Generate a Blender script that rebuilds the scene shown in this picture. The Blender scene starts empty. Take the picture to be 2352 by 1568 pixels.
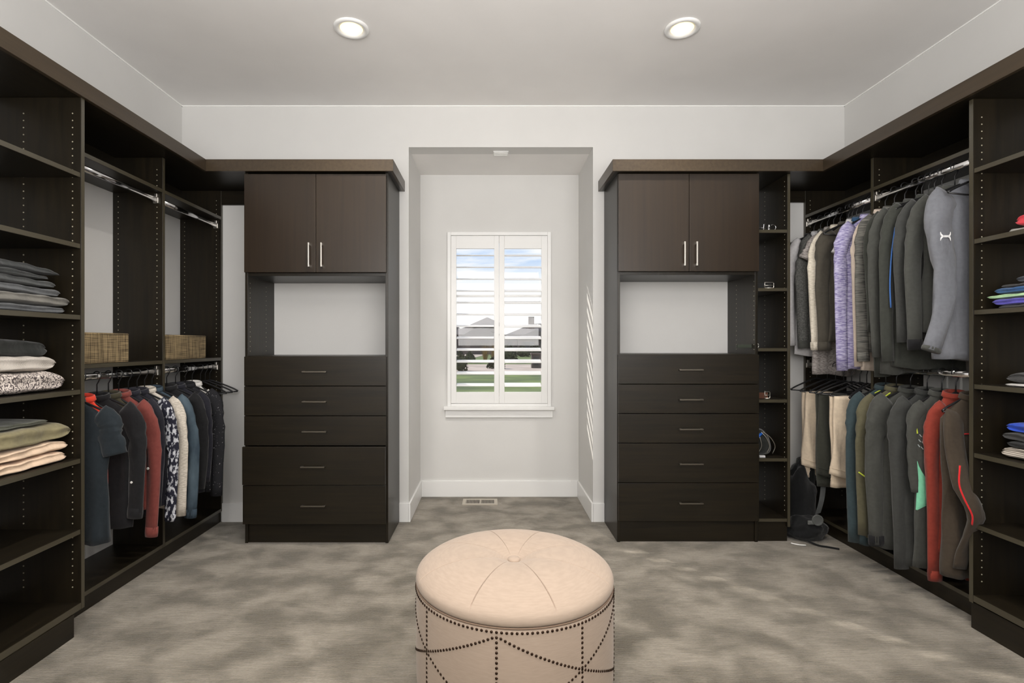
import bpy, bmesh, math, random
from mathutils import Vector, Matrix, noise
R = math.radians
S = bpy.context.scene
COL = S.collection
random.seed(7)

# ------------------------------------------------------------------ camera
F, CX, CY, EYE = 1200.0, 1128.0, 790.0, 1.30
cam_d = bpy.data.cameras.new('camera'); cam = bpy.data.objects.new('camera', cam_d); COL.objects.link(cam)
cam.location = (0, 0, EYE); cam.rotation_euler = (R(90), 0, 0)
cam_d.sensor_width = 36; cam_d.lens = F*36/2352
cam_d.shift_x = (1176-CX)/2352; cam_d.shift_y = (CY-784)/2352
cam_d.clip_start = .05; cam_d.clip_end = 500
S.camera = cam

# ------------------------------------------------------------------ colour management
S.view_settings.view_transform = 'Standard'; S.view_settings.look = 'None'
S.view_settings.gamma = 1; S.view_settings.use_curve_mapping = False
S.view_settings.exposure = -0.15
S.cycles.use_denoising = True
S.cycles.max_bounces = 10; S.cycles.diffuse_bounces = 6; S.cycles.transparent_max_bounces = 12
S.cycles.sample_clamp_indirect = 8

# ------------------------------------------------------------------ world: blue sky, broken cloud
w = bpy.data.worlds.new('sky'); S.world = w; w.use_nodes = True
nt = w.node_tree; nt.nodes.clear()
def N(t, typ, **k):
    n = t.nodes.new(typ)
    for a, b in k.items(): setattr(n, a, b)
    return n
def lk(t, a, ao, b, bi): t.links.new(a.outputs[ao], b.inputs[bi])
o = N(nt, 'ShaderNodeOutputWorld'); bg = N(nt, 'ShaderNodeBackground'); bg.inputs[1].default_value = 1.25
tc = N(nt, 'ShaderNodeTexCoord'); mp = N(nt, 'ShaderNodeMapping'); mp.inputs['Scale'].default_value = (1.6, 1.6, 9.0)
mp.inputs['Location'].default_value = (.3, .1, .35)
nz = N(nt, 'ShaderNodeTexNoise'); nz.inputs['Scale'].default_value = 3.0; nz.inputs['Detail'].default_value = 7; nz.inputs['Roughness'].default_value = .55
rp = N(nt, 'ShaderNodeValToRGB'); rp.color_ramp.elements[0].position = .40; rp.color_ramp.elements[1].position = .62
sp = N(nt, 'ShaderNodeSeparateXYZ')
gr = N(nt, 'ShaderNodeValToRGB'); gr.color_ramp.elements[0].position = 0; gr.color_ramp.elements[0].color = (.82, .90, .95, 1)
gr.color_ramp.elements[1].position = .5; gr.color_ramp.elements[1].color = (.16, .33, .70, 1)
e = gr.color_ramp.elements.new(.16); e.color = (.42, .60, .86, 1)
hz = N(nt, 'ShaderNodeValToRGB'); hz.color_ramp.elements[0].position = .10; hz.color_ramp.elements[0].color = (1, 1, 1, 1)
hz.color_ramp.elements[1].position = .17; hz.color_ramp.elements[1].color = (0, 0, 0, 1)
mx = N(nt, 'ShaderNodeMix', data_type='RGBA'); mxm = N(nt, 'ShaderNodeMath', operation='MAXIMUM')
lk(nt, tc, 'Generated', mp, 0); lk(nt, mp, 0, nz, 0); lk(nt, nz, 0, rp, 0); lk(nt, tc, 'Generated', sp, 0)
lk(nt, sp, 'Z', gr, 0); lk(nt, sp, 'Z', hz, 0)
lk(nt, rp, 0, mxm, 0); lk(nt, hz, 0, mxm, 1); lk(nt, mxm, 0, mx, 0)
lk(nt, gr, 0, mx, 6); mx.inputs[7].default_value = (.98, .98, .97, 1)
lk(nt, mx, 2, bg, 0); lk(nt, bg, 0, o, 0)

# ------------------------------------------------------------------ sun (low, from the left beyond the window)
def sun(name, d, strength, color, ang):
    l = bpy.data.lights.new(name, 'SUN'); l.energy = strength; l.color = color; l.angle = R(ang)
    ob = bpy.data.objects.new(name, l); COL.objects.link(ob)
    ob.rotation_euler = Vector(d).to_track_quat('-Z', 'Y').to_euler(); ob.location = (-4, 12, 8)
sun('sun', (.66*.85, -.75*.85, -.53), 4.5, (1, .93, .84), .6)

# ------------------------------------------------------------------ room lighting: unseen soft fill lights added behind the camera
def area(name, loc, aim, sx, sy, power, color):
    l = bpy.data.lights.new(name, 'AREA'); l.shape = 'RECTANGLE'; l.size = sx; l.size_y = sy; l.energy = power; l.color = color
    ob = bpy.data.objects.new(name, l); COL.objects.link(ob); ob.location = loc
    ob.rotation_euler = (Vector(aim)-Vector(loc)).to_track_quat('-Z', 'Y').to_euler()
area('fill_up', (.15, -.35, 2.0), (.15, .75, 3.05), 3.0, 2.0, 165, (1, .975, .955))
area('fill_front', (.15, -1.5, 1.9), (.15, 3.8, 1.6), 3.6, 1.6, 3, (1, .97, .95))
CAN_POWER = 14.0
CAN_COLOR = (1, .945, .88)

# ================================================================== materials
def mat(name, col, rough=.6, metal=0, spec=.5, **kw):
    m = bpy.data.materials.new(name); m.use_nodes = True
    b = m.node_tree.nodes['Principled BSDF']
    b.inputs['Base Color'].default_value = (*col, 1); b.inputs['Roughness'].default_value = rough
    b.inputs['Metallic'].default_value = metal; b.inputs['Specular IOR Level'].default_value = spec
    for k, v in kw.items(): b.inputs[k.replace('_', ' ')].default_value = v
    return m
def srgb(r, g, b):
    f = lambda c: ((c/255+.055)/1.055)**2.4 if c > 10 else c/255/12.92
    return (f(r), f(g), f(b))
def noisy(m, c1, c2, scale=(8, 8, 8), nscale=1.0, detail=4, lo=.35, hi=.65, bump=0, bscale=None, bdist=.002, rough=None, space='Object', distortion=0):
    t = m.node_tree; b = t.nodes['Principled BSDF']
    tc = N(t, 'ShaderNodeTexCoord'); mp = N(t, 'ShaderNodeMapping'); mp.inputs['Scale'].default_value = scale
    nz = N(t, 'ShaderNodeTexNoise'); nz.inputs['Scale'].default_value = nscale; nz.inputs['Detail'].default_value = detail
    nz.inputs['Distortion'].default_value = distortion
    rp = N(t, 'ShaderNodeValToRGB'); rp.color_ramp.elements[0].position = lo; rp.color_ramp.elements[1].position = hi
    rp.color_ramp.elements[0].color = (*c1, 1); rp.color_ramp.elements[1].color = (*c2, 1)
    lk(t, tc, space, mp, 0); lk(t, mp, 0, nz, 0); lk(t, nz, 0, rp, 0); lk(t, rp, 0, b, 'Base Color')
    if bump:
        n2 = N(t, 'ShaderNodeTexNoise'); n2.inputs['Scale'].default_value = 1; n2.inputs['Detail'].default_value = 3
        mp2 = N(t, 'ShaderNodeMapping'); mp2.inputs['Scale'].default_value = bscale or scale
        bp = N(t, 'ShaderNodeBump'); bp.inputs['Strength'].default_value = bump; bp.inputs['Distance'].default_value = bdist
        lk(t, tc, space, mp2, 0); lk(t, mp2, 0, n2, 0); lk(t, n2, 0, bp, 'Height'); lk(t, bp, 0, b, 'Normal')
    return m
def paint(name, c, rough=.75):
    m = mat(name, c, rough, spec=.3)
    return noisy(m, tuple(x*.985 for x in c), tuple(min(1, x*1.015) for x in c), (3, 3, 3), 1, 3, bump=.06, bscale=(160, 160, 160), bdist=.001)
M = {}
M['wall'] = paint('wall_paint', (.66, .655, .64))
M['ceil'] = paint('ceiling_paint', (.84, .825, .81), .85)
M['trim'] = mat('white_trim_paint', (.80, .80, .79), .35)
M['line'] = mat('white_caulk', (.92, .92, .90), .5)
def woodmat(name, c1, c2, sc, rough=.36):
    m = mat(name, c1, rough, spec=.40)
    return noisy(m, c1, c2, sc, 1, 5, .3, .7, bump=.05, bscale=tuple(x*2 for x in sc), bdist=.0006, distortion=.3)
E1, E2 = srgb(22, 19, 13), srgb(35, 29, 19)
M['wood'] = woodmat('espresso_board', E1, E2, (45, 45, 3))
M['wood_h'] = woodmat('espresso_board_long', E1, E2, (60, 3, 60))
M['wood_x'] = woodmat('espresso_board_wide', E1, E2, (3, 60, 60))
M['door'] = woodmat('espresso_door', srgb(37, 29, 21), srgb(45, 35, 25), (45, 45, 1.5), .34)
M['edge'] = mat('shelf_edge_band', srgb(66, 61, 48), .28, spec=.8)
M['crown'] = woodmat('espresso_crown_board', srgb(58, 48, 36), srgb(68, 57, 43), (50, 2, 50), .3)
M['hole'] = mat('pin_socket', srgb(158, 152, 132), .4)
M['nickel'] = mat('brushed_nickel', (.62, .59, .54), .32, 1)
M['nickel_shade'] = mat('brushed_nickel_shaded', (.20, .18, .15), .38, 1)  # same nickel, darkened: shade on the drawer handles put into the colour
M['chrome'] = mat('polished_chrome', (.75, .75, .76), .12, 1)
M['black'] = mat('black_plastic', (.012, .012, .013), .35)
# carpet
def carpet():
    m = mat('carpet', (.3, .28, .24), .95, spec=.15); t = m.node_tree; b = t.nodes['Principled BSDF']
    tc = N(t, 'ShaderNodeTexCoord')
    def ns(scale, nsc, det, dist=0):
        mp = N(t, 'ShaderNodeMapping'); mp.inputs['Scale'].default_value = scale
        n = N(t, 'ShaderNodeTexNoise'); n.inputs['Scale'].default_value = nsc; n.inputs['Detail'].default_value = det; n.inputs['Distortion'].default_value = dist
        lk(t, tc, 'Object', mp, 0); lk(t, mp, 0, n, 0); return n
    n1 = ns((2.6, 3.4, 1), 1.7, 9, .25)
    r1 = N(t, 'ShaderNodeValToRGB'); r1.color_ramp.elements[0].position = .38; r1.color_ramp.elements[1].position = .62
    r1.color_ramp.elements[0].color = (*srgb(104, 96, 80), 1); r1.color_ramp.elements[1].color = (*srgb(154, 145, 130), 1)
    n2 = ns((9, 110, 1), 1.3, 5, .2)
    r2 = N(t, 'ShaderNodeValToRGB'); r2.color_ramp.elements[0].position = .3; r2.color_ramp.elements[1].position = .75
    r2.color_ramp.elements[0].color = (.52, .52, .52, 1); r2.color_ramp.elements[1].color = (1.12, 1.12, 1.12, 1)
    mx = N(t, 'ShaderNodeMix', data_type='RGBA', blend_type='MULTIPLY'); mx.inputs[0].default_value = .8
    n3 = ns((70, 420, 1), 1, 2)
    r3 = N(t, 'ShaderNodeValToRGB'); r3.color_ramp.elements[0].position = .3; r3.color_ramp.elements[1].position = .7
    r3.color_ramp.elements[0].color = (.70, .70, .70, 1); r3.color_ramp.elements[1].color = (1.1, 1.1, 1.1, 1)
    mx2 = N(t, 'ShaderNodeMix', data_type='RGBA', blend_type='MULTIPLY'); mx2.inputs[0].default_value = .8
    lk(t, n1, 0, r1, 0); lk(t, n2, 0, r2, 0); lk(t, n3, 0, r3, 0)
    lk(t, r1, 0, mx, 6); lk(t, r2, 0, mx, 7); lk(t, mx, 2, mx2, 6); lk(t, r3, 0, mx2, 7); lk(t, mx2, 2, b, 'Base Color')
    ad = N(t, 'ShaderNodeMath', operation='ADD'); lk(t, n2, 0, ad, 0); lk(t, n3, 0, ad, 1)
    bp = N(t, 'ShaderNodeBump'); bp.inputs['Strength'].default_value = .7; bp.inputs['Distance'].default_value = .006
    lk(t, ad, 0, bp, 'Height'); lk(t, bp, 0, b, 'Normal')
    b.inputs['Sheen Weight'].default_value = .3
    return m
M['carpet'] = carpet()
def cloth(name, c, var=.12, scale=60, rough=.9, stretch=(1, 1, 1), sheen=.15, c2=None, lo=.35, hi=.65, bump=.5):
    m = mat(name, c, rough, spec=.2)
    c2 = c2 or tuple(min(1, x*(1+var)+.002) for x in c); c1 = tuple(x*(1-var) for x in c) if c2 is None or var else c
    noisy(m, c1, c2, tuple(scale*s for s in stretch), 1, 4, lo, hi, bump=bump, bscale=(13, 13, 6), bdist=.022)
    m.node_tree.nodes['Principled BSDF'].inputs['Sheen Weight'].default_value = sheen
    return m
linen = cloth('linen', srgb(166, 149, 134), .04, 1, bump=.03, stretch=(30, 30, 400)); M['linen'] = linen
M['nail'] = mat('dark_bronze', srgb(60, 44, 34), .3, .9)

def glassmat():
    m = bpy.data.materials.new('window_glass'); m.use_nodes = True; t = m.node_tree; t.nodes.clear()
    o = N(t, 'ShaderNodeOutputMaterial'); a = N(t, 'ShaderNodeBsdfTransparent'); g = N(t, 'ShaderNodeBsdfGlossy'); g.inputs['Roughness'].default_value = .02
    lw = N(t, 'ShaderNodeLayerWeight'); lw.inputs[0].default_value = .5; pw = N(t, 'ShaderNodeMath', operation='POWER'); pw.inputs[1].default_value = 4
    fr = N(t, 'ShaderNodeMath', operation='MULTIPLY_ADD'); fr.inputs[1].default_value = .6; fr.inputs[2].default_value = .03; lk(t, lw, 'Facing', pw, 0); lk(t, pw, 0, fr, 0); mx = N(t, 'ShaderNodeMixShader')
    lk(t, fr, 0, mx, 0); lk(t, a, 0, mx, 1); lk(t, g, 0, mx, 2); lk(t, mx, 0, o, 0); return m
M['glass'] = glassmat()
def emis(name, col, s):
    m = bpy.data.materials.new(name); m.use_nodes = True; b = m.node_tree.nodes['Principled BSDF']
    b.inputs['Base Color'].default_value = (*col, 1); b.inputs['Emission Color'].default_value = (*col, 1); b.inputs['Emission Strength'].default_value = s
    return m

# ================================================================== mesh helpers
class MB:
    def __init__(s): s.v = []; s.f = []
    def add(s, v, f):
        n = len(s.v); s.v += [tuple(p) for p in v]; s.f += [tuple(i+n for i in q) for q in f]; return s
    def box(s, x0, x1, y0, y1, z0, z1):
        x0, x1 = min(x0, x1), max(x0, x1); y0, y1 = min(y0, y1), max(y0, y1); z0, z1 = min(z0, z1), max(z0, z1)
        v = [(x, y, z) for x in (x0, x1) for y in (y0, y1) for z in (z0, z1)]
        return s.add(v, [(0, 1, 3, 2), (4, 6, 7, 5), (0, 4, 5, 1), (2, 3, 7, 6), (0, 2, 6, 4), (1, 5, 7, 3)])
    def loft(s, rings, cap=True, closed=True):
        n = len(rings[0]); v = [p for r in rings for p in r]; f = []
        for i in range(len(rings)-1):
            for j in range(n if closed else n-1):
                k = (j+1) % n; f.append((i*n+j, i*n+k, (i+1)*n+k, (i+1)*n+j))
        if cap: f.append(tuple(range(n))[::-1]); f.append(tuple(range((len(rings)-1)*n, len(rings)*n)))
        return s.add(v, f)
    def tube(s, pts, r, n=8, cap=True):
        pts = [Vector(p) for p in pts]; rings = []; up = None
        for i, p in enumerate(pts):
            t = (pts[min(i+1, len(pts)-1)]-pts[max(i-1, 0)]).normalized()
            if up is None: up = Vector((0, 0, 1)) if abs(t.z) < .9 else Vector((1, 0, 0))
            a = t.cross(up).normalized(); up = a.cross(t).normalized()
            rr = r[i] if isinstance(r, (list, tuple)) else r
            rings.append([p+(a*math.cos(q)+up*math.sin(q))*rr for q in [2*math.pi*k/n for k in range(n)]])
        return s.loft(rings, cap)
    def lathe(s, prof, c=(0, 0, 0), n=32, cap=False):
        rings = [[(c[0]+r*math.cos(2*math.pi*k/n), c[1]+r*math.sin(2*math.pi*k/n), c[2]+z) for k in range(n)] for r, z in prof]
        return s.loft(rings, cap)
    def prism(s, poly, y0, y1, axis='y'):
        n = len(poly)
        P = (lambda a, b, y: (a, y, b)) if axis == 'y' else ((lambda a, b, y: (y, a, b)) if axis == 'x' else (lambda a, b, y: (a, b, y)))
        v = [P(a, b, y0) for a, b in poly]+[P(a, b, y1) for a, b in poly]
        f = [tuple(range(n))[::-1], tuple(range(n, 2*n))]+[(i, (i+1) % n, (i+1) % n+n, i+n) for i in range(n)]
        return s.add(v, f)
    def mesh(s, name, m, smooth=False, off=(0, 0, 0)):
        me = bpy.data.meshes.new(name); me.from_pydata([(a-off[0], b-off[1], c-off[2]) for a, b, c in s.v], [], s.f)
        bm = bmesh.new(); bm.from_mesh(me); bmesh.ops.recalc_face_normals(bm, faces=bm.faces); bm.to_mesh(me); bm.free()
        if smooth: me.polygons.foreach_set('use_smooth', [True]*len(me.polygons))
        me.materials.append(m); return me
    def build(s, name, m, parent=None, smooth=False, bevel=0, off=None):
        """vertices are given in world coordinates (off None) or relative to the parent (off=(0,0,0))"""
        if off is None:
            off = ROOTLOC.get(parent.name, (0, 0, 0)) if parent else None
        if parent is None and off is None:
            xs, ys, zs = zip(*s.v); off = ((min(xs)+max(xs))/2, (min(ys)+max(ys))/2, min(zs))
            loc = off
        else: loc = (0, 0, 0)
        ob = bpy.data.objects.new(name, s.mesh(name, m, smooth, off)); COL.objects.link(ob); ob.location = loc
        if parent: ob.parent = parent; ROOTLOC[ob.name] = off
        else: ROOTLOC[ob.name] = loc
        if bevel:
            b = ob.modifiers.new('bevel', 'BEVEL'); b.width = bevel; b.segments = 2; b.limit_method = 'ANGLE'
        return ob
ROOTLOC = {}
def tag(o, label=None, cat=None, group=None, kind=None):
    if label: o['label'] = label
    if cat: o['category'] = cat
    if group: o['group'] = group
    if kind: o['kind'] = kind
    return o
def thing(name, loc, label, cat, group=None, rz=0):
    o = bpy.data.objects.new(name, None); COL.objects.link(o); o.location = loc; o.rotation_euler = (0, 0, rz)
    o.empty_display_size = .05; ROOTLOC[o.name] = tuple(loc)
    return tag(o, label, cat, group)
def struct(ob): ob['kind'] = 'structure'; return ob
def box(*a): return MB().box(*a)
def spline(P, n):
    P = [Vector(p) for p in P]; Q = [P[0]*2-P[1]]+P+[P[-1]*2-P[-2]]; out = []
    segs = len(P)-1
    for i in range(n):
        t = i/(n-1)*segs; k = min(int(t), segs-1); u = t-k
        a, b, c, d = Q[k:k+4]
        out.append(.5*((2*b)+(c-a)*u+(2*a-5*b+4*c-d)*u*u+(-a+3*b-3*c+d)*u**3))
    return out
def sm(x): x = max(0, min(1, x)); return x*x*(3-2*x)

# ================================================================== room shell
XL, XR, YB, ZC, YF = -2.266, 2.590, 3.83, 3.046, -1.75
AL, AR, AY, AZ = -.604, .747, 4.46, 2.743
T = .14
struct(box(XL-T, XR+T, YF-T, AY+.3, -.12, 0).build('floor', M['carpet'], off=(0, 0, 0)))
struct(box(XL-T, XR+T, YF-T, YB+T, ZC, ZC+.12).build('ceiling', M['ceil'], off=(0, 0, 0)))
struct(box(XL-T, XL, YF-T, YB+T, 0, ZC).build('wall_left', M['wall'], off=(0, 0, 0)))
struct(box(XR, XR+T, YF-T, YB+T, 0, ZC).build('wall_right', M['wall'], off=(0, 0, 0)))
struct(box(XL, XR, YF-T, YF, 0, ZC).build('wall_front', M['wall'], off=(0, 0, 0)))
mb = MB().box(XL, AL, YB, YB+T, 0, ZC).box(AR, XR, YB, YB+T, 0, ZC).box(AL, AR, YB, YB+T, AZ, ZC)
struct(mb.build('wall_back', M['wall'], off=(0, 0, 0)))
struct(box(AL-T, AL, YB+T, AY+T, 0, AZ+T).build('wall_alcove_left', M['wall'], off=(0, 0, 0)))
struct(box(AR, AR+T, YB+T, AY+T, 0, AZ+T).build('wall_alcove_right', M['wall'], off=(0, 0, 0)))
struct(box(AL, AR, YB+T, AY+T, AZ, AZ+T).build('ceiling_alcove', M['ceil'], off=(0, 0, 0)))
# window opening
WX0, WX1, WZ0, WZ1 = -.345, .482, .80, 2.225
mb = MB().box(AL, WX0, AY, AY+T, 0, AZ).box(WX1, AR, AY, AY+T, 0, AZ).box(WX0, WX1, AY, AY+T, 0, WZ0).box(WX0, WX1, AY, AY+T, WZ1, AZ)
struct(mb.build('wall_alcove_back', M['wall'], off=(0, 0, 0)))
# baseboards
BH, BT = .137, .014
n = [0]
def base(x0, x1, y0, y1, side):
    struct(box(x0, x1, y0, y1, 0, BH).build('baseboard_'+side, M['trim'], bevel=.002))
base(AL+BT, AR-BT, AY-BT, AY, 'alcove_back')
base(AL, AL+BT, YB-BT, AY, 'alcove_left'); base(AR-BT, AR, YB-BT, AY, 'alcove_right')
base(-.672, AL-.001, YB-BT, YB, 'back_inner_left'); base(AR+.001, .828, YB-BT, YB, 'back_inner_right')
base(-1.967, -1.608, YB-BT, YB, 'back_left'); base(1.964, 2.29, YB-BT, YB, 'back_right')
# fine white caulk lines where the walls meet the ceiling
q = .007
struct(box(XL, XR, YB-q, YB, ZC-q, ZC).build('trim_1', M['line']))
struct(box(XL, XL+q, YF, YB, ZC-q, ZC).build('trim_2', M['line']))
struct(box(XR-q, XR, YF, YB, ZC-q, ZC).build('trim_3', M['line']))

# ================================================================== window
win = bpy.data.objects.new('window_1', None); COL.objects.link(win); win.location = (.068, AY, .80); ROOTLOC['window_1'] = tuple(win.location); win['kind'] = 'structure'
fo = (-.372, .509, .772, 2.252); fi = (-.342, .478, .795, 2.222)
mb = MB().box(fo[0], fi[0], AY-.03, AY, fo[2], fo[3]).box(fi[1], fo[1], AY-.03, AY, fo[2], fo[3]).box(fi[0], fi[1], AY-.03, AY, fi[3], fo[3]).box(fi[0], fi[1], AY-.03, AY, fo[2], fi[2])
mb.build('window_frame', M['trim'], win, bevel=.003)
box(-.401, .535, AY-.055, AY, .742, .772).build('window_sill', M['trim'], win, bevel=.004)
box(-.388, .524, AY-.02, AY, .676, .742).build('apron', M['trim'], win, bevel=.002)
mb = MB()
for (a, b, c, d) in ((WX0, WX0+.035, WZ0, WZ1), (WX1-.035, WX1, WZ0, WZ1), (WX0+.035, WX1-.035, WZ0, WZ0+.04), (WX0+.035, WX1-.035, WZ1-.04, WZ1), (WX0+.035, WX1-.035, 1.711, 1.729)):
    mb.box(a, b, AY+.085, AY+.125, c, d)
mb.build('sash', M['trim'], win, bevel=.003)
box(WX0+.035, WX1-.035, AY+.103, AY+.107, WZ0+.04, 1.711).build('pane', M['glass'], win)
box(WX0+.035, WX1-.035, AY+.103, AY+.107, 1.729, WZ1-.04).build('pane', M['glass'], win)
def shutter(x0, x1, so, si_left, tilt, label):
    t = thing('plantation_shutter', ((x0+x1)/2, AY-.012, fi[2]), label, 'shutter', 'louvered window shutters')
    y0, y1 = AY-.030, AY-.004
    a, b = so
    for (p, r_) in ((x0, x0+a), (x1-b, x1)): box(p, r_, y0, y1, fi[2]+.003, fi[3]-.003).build('stile', M['trim'], t, bevel=.002)
    zt, zb = 2.110, .893
    box(x0+a, x1-b, y0, y1, zt, fi[3]-.003).build('rail', M['trim'], t, bevel=.002)
    box(x0+a, x1-b, y0, y1, fi[2]+.003, zb).build('rail', M['trim'], t, bevel=.002)
    L0, L1 = x0+a+.002, x1-b-.002; yc = AY+.012; me = None
    for k in range(12):
        zc = zt-.052-.1005*k
        if me is None:
            rings = []
            for xx in (L0, L1):
                ring = []
                for j in range(14):
                    th = 2*math.pi*j/14; a_ = .046*math.cos(th); b_ = .0062*math.sin(th)
                    ring.append((xx, yc+a_*math.cos(tilt)-b_*math.sin(tilt), zc+a_*math.sin(tilt)+b_*math.cos(tilt)))
                rings.append(ring)
            off = ROOTLOC[t.name]
            lo = MB().loft(rings).build('louver', M['trim'], t, smooth=False); me = lo.data; z00 = zc
        else:
            lo = bpy.data.objects.new('louver', me); COL.objects.link(lo); lo.parent = t; lo.location = (0, 0, zc-z00)
    MB().box(x0+.002 if si_left else x1-.012, x0+.012 if si_left else x1-.002, y0-.004, y0, 1.0, 1.06).box(x0+.002 if si_left else x1-.012, x0+.012 if si_left else x1-.002, y0-.004, y0, 1.95, 2.01).build('hinge', M['trim'], t)
shutter(fi[0]+.001, .0665, (.046, .040), True, R(11.5), 'left white louvered shutter panel with nearly level slats')
shutter(.0685, fi[1]-.001, (.045, .050), False, R(17), 'right white louvered shutter panel with slats tilted more steeply')

# ================================================================== closet carcasses
W, WH, WX_, ED = M['wood'], M['wood_h'], M['wood_x'], M['edge']
BV = .0012
ZT = 2.417
def pins(cols, z0, z1, face, parent, axis, dirn):
    """rows of shelf-pin sockets; axis 'y': panel faces -Y at y=face; axis 'x': panel faces dirn*X at x=face"""
    mb = MB(); r = .0031
    for c in cols:
        z = z0
        while z < z1:
            if axis == 'y': v = [(c+r*math.cos(2*math.pi*k/8), face-.0012, z+r*math.sin(2*math.pi*k/8)) for k in range(8)]+[(c+r*math.cos(2*math.pi*k/8), face+.001, z+r*math.sin(2*math.pi*k/8)) for k in range(8)]
            else: v = [(face+dirn*.0012, c+r*math.cos(2*math.pi*k/8), z+r*math.sin(2*math.pi*k/8)) for k in range(8)]+[(face-dirn*.001, c+r*math.cos(2*math.pi*k/8), z+r*math.sin(2*math.pi*k/8)) for k in range(8)]
            mb.add(v, [tuple(range(8)), tuple(range(8, 16))]+[(k, (k+1) % 8, (k+1) % 8+8, k+8) for k in range(8)])
            z += .032
    ob = mb.build('pin_sockets', M['hole'], parent); ob['kind'] = 'stuff'
def shelf(x0, x1, y0, y1, ztop, parent, front, m=None, th=.022):
    """front: 'x+','x-','y-' : which side carries the edge band"""
    e = .0012; m = m or WH
    sh = box(x0, x1, y0, y1, ztop-th, ztop).build('shelf', m, parent, bevel=BV)
    if front == 'x+': mb = box(x1, x1+e, y0+.001, y1-.001, ztop-th+.001, ztop-.001)
    elif front == 'x-': mb = box(x0-e, x0, y0+.001, y1-.001, ztop-th+.001, ztop-.001)
    else: mb = box(x0+.001, x1-.001, y0-e, y0, ztop-th+.001, ztop-.001)
    mb.build('edge_band', ED, sh)
    return sh
def vpanel(x0, x1, y0, y1, z0, z1, parent, front):
    p = box(x0, x1, y0, y1, z0, z1).build('side_panel', W, parent, bevel=BV); e = .0012
    if front == 'x+': mb = box(x1, x1+e, y0+.001, y1-.001, z0+.001, z1-.001)
    elif front == 'x-': mb = box(x0-e, x0, y0+.001, y1-.001, z0+.001, z1-.001)
    else: mb = box(x0+.001, x1-.001, y0-e, y0, z0+.001, z1-.001)
    mb.build('edge_band', ED, p)
    return p
def rod(xc, y0, y1, z, parent):
    rings = [[(xc+.0085*math.cos(a), y, z+.0165*math.sin(a)) for a in [2*math.pi*k/16 for k in range(16)]] for y in (y0, y1)]
    r = MB().loft(rings).build('hanging_rod', M['chrome'], parent, smooth=True)
    for ya, yb in ((y0, y0+.012), (y1-.012, y1)):
        MB().box(xc-.016, xc+.016, ya, yb, z-.024, z+.012).box(xc-.009, xc+.009, ya, yb, z+.012, z+.034).build('rod_bracket', M['nickel'], r, bevel=.003)

def tower(side):
    s = 1 if side == 'left' else -1       # s=+1: opens towards +X
    wall = XL if s > 0 else XR
    fx = -1.857 if s > 0 else 2.195
    dz = 0 if s > 0 else .020
    y1a, y1b = (2.366, 2.386) if s > 0 else (2.378, 2.399)
    y0 = 1.60
    a, b = min(wall, fx), max(wall, fx); fr = 'x+' if s > 0 else 'x-'
    t = thing('shelving_tower', (wall+s*.2, 1.99, 0), 'dark espresso open shelving tower against the %s wall, nearest the camera' % side, 'shelving unit', 'open shelf towers')
    vpanel(a, b, y1a, y1b, .10+dz, ZT, t, fr); vpanel(a, b, y0, y0+.02, .10+dz, ZT, t, fr)
    for z in (2.076, 1.754, 1.432, 1.095, .783, .462): shelf(a+(.004 if s < 0 else .001), b-(.004 if s > 0 else .001), y0+.02, y1a, z+dz+(.003 if s < 0 else 0), t, fr)
    shelf(a, b, y0+.02, y1a, .131+dz*1.4, t, fr, th=.030)
    kx = -1.850 if s > 0 else 2.205
    box(min(wall, kx), max(wall, kx), y0, 2.318 if s > 0 else 2.40, 0, .100+dz).build('kick_board', WH, t, bevel=BV)
    pins([fx-s*.038, fx-s*.260], .20+dz, 2.36, y1a, t, 'y', 0)
    return t
tower('left'); tower('right')

def hanging(side):
    s = 1 if side == 'left' else -1
    wall = XL if s > 0 else XR
    fx = -1.967 if s > 0 else 2.290
    dz = 0 if s > 0 else .012
    a, b = min(wall, fx), max(wall, fx); fr = 'x+' if s > 0 else 'x-'
    t = thing('hanging_unit', (wall+s*.15, 3.1, 0), 'dark espresso double-hang closet section along the %s wall' % side, 'closet unit', 'double hang closet sections')
    yp = 2.387 if s > 0 else 2.400
    vpanel(a, b, 3.129, 3.150, .08, ZT, t, fr); vpanel(a, b, 3.806, 3.828, .08, ZT, t, fr)
    for (y0, y1) in ((yp, 3.129), (3.150, 3.806)):
        shelf(a, b-.001 if s > 0 else b, y0, y1, 2.228+dz, t, fr)
        if s > 0: shelf(a, b-.001, y0, y1, 1.203, t, fr)
        shelf(a, b, y0, y1, .102, t, fr)
        x0_, x1_ = (wall, wall+.012) if s > 0 else (wall-.012, wall)
        box(x0_, x1_, y0, y1, 2.228+dz, ZT).build('back_panel', WH, t)
        xr = -2.003 if s > 0 else 2.308
        rod(xr, y0, y1, 2.165+dz, t); rod(xr, y0, y1, 1.137+dz*1.3, t)
    kx = -1.978 if s > 0 else 2.30
    box(min(wall, kx), max(wall, kx), 2.319 if s > 0 else 2.402, 3.828, 0, .08).build('kick_board', WH, t, bevel=BV)
    pins([fx-s*.034, fx-s*.266], .2, 2.36, 3.129, t, 'y', 0); pins([fx-s*.034, fx-s*.266], .2, 2.36, 3.806, t, 'y', 0)
    return t
hanging('left'); hanging('right')

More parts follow.
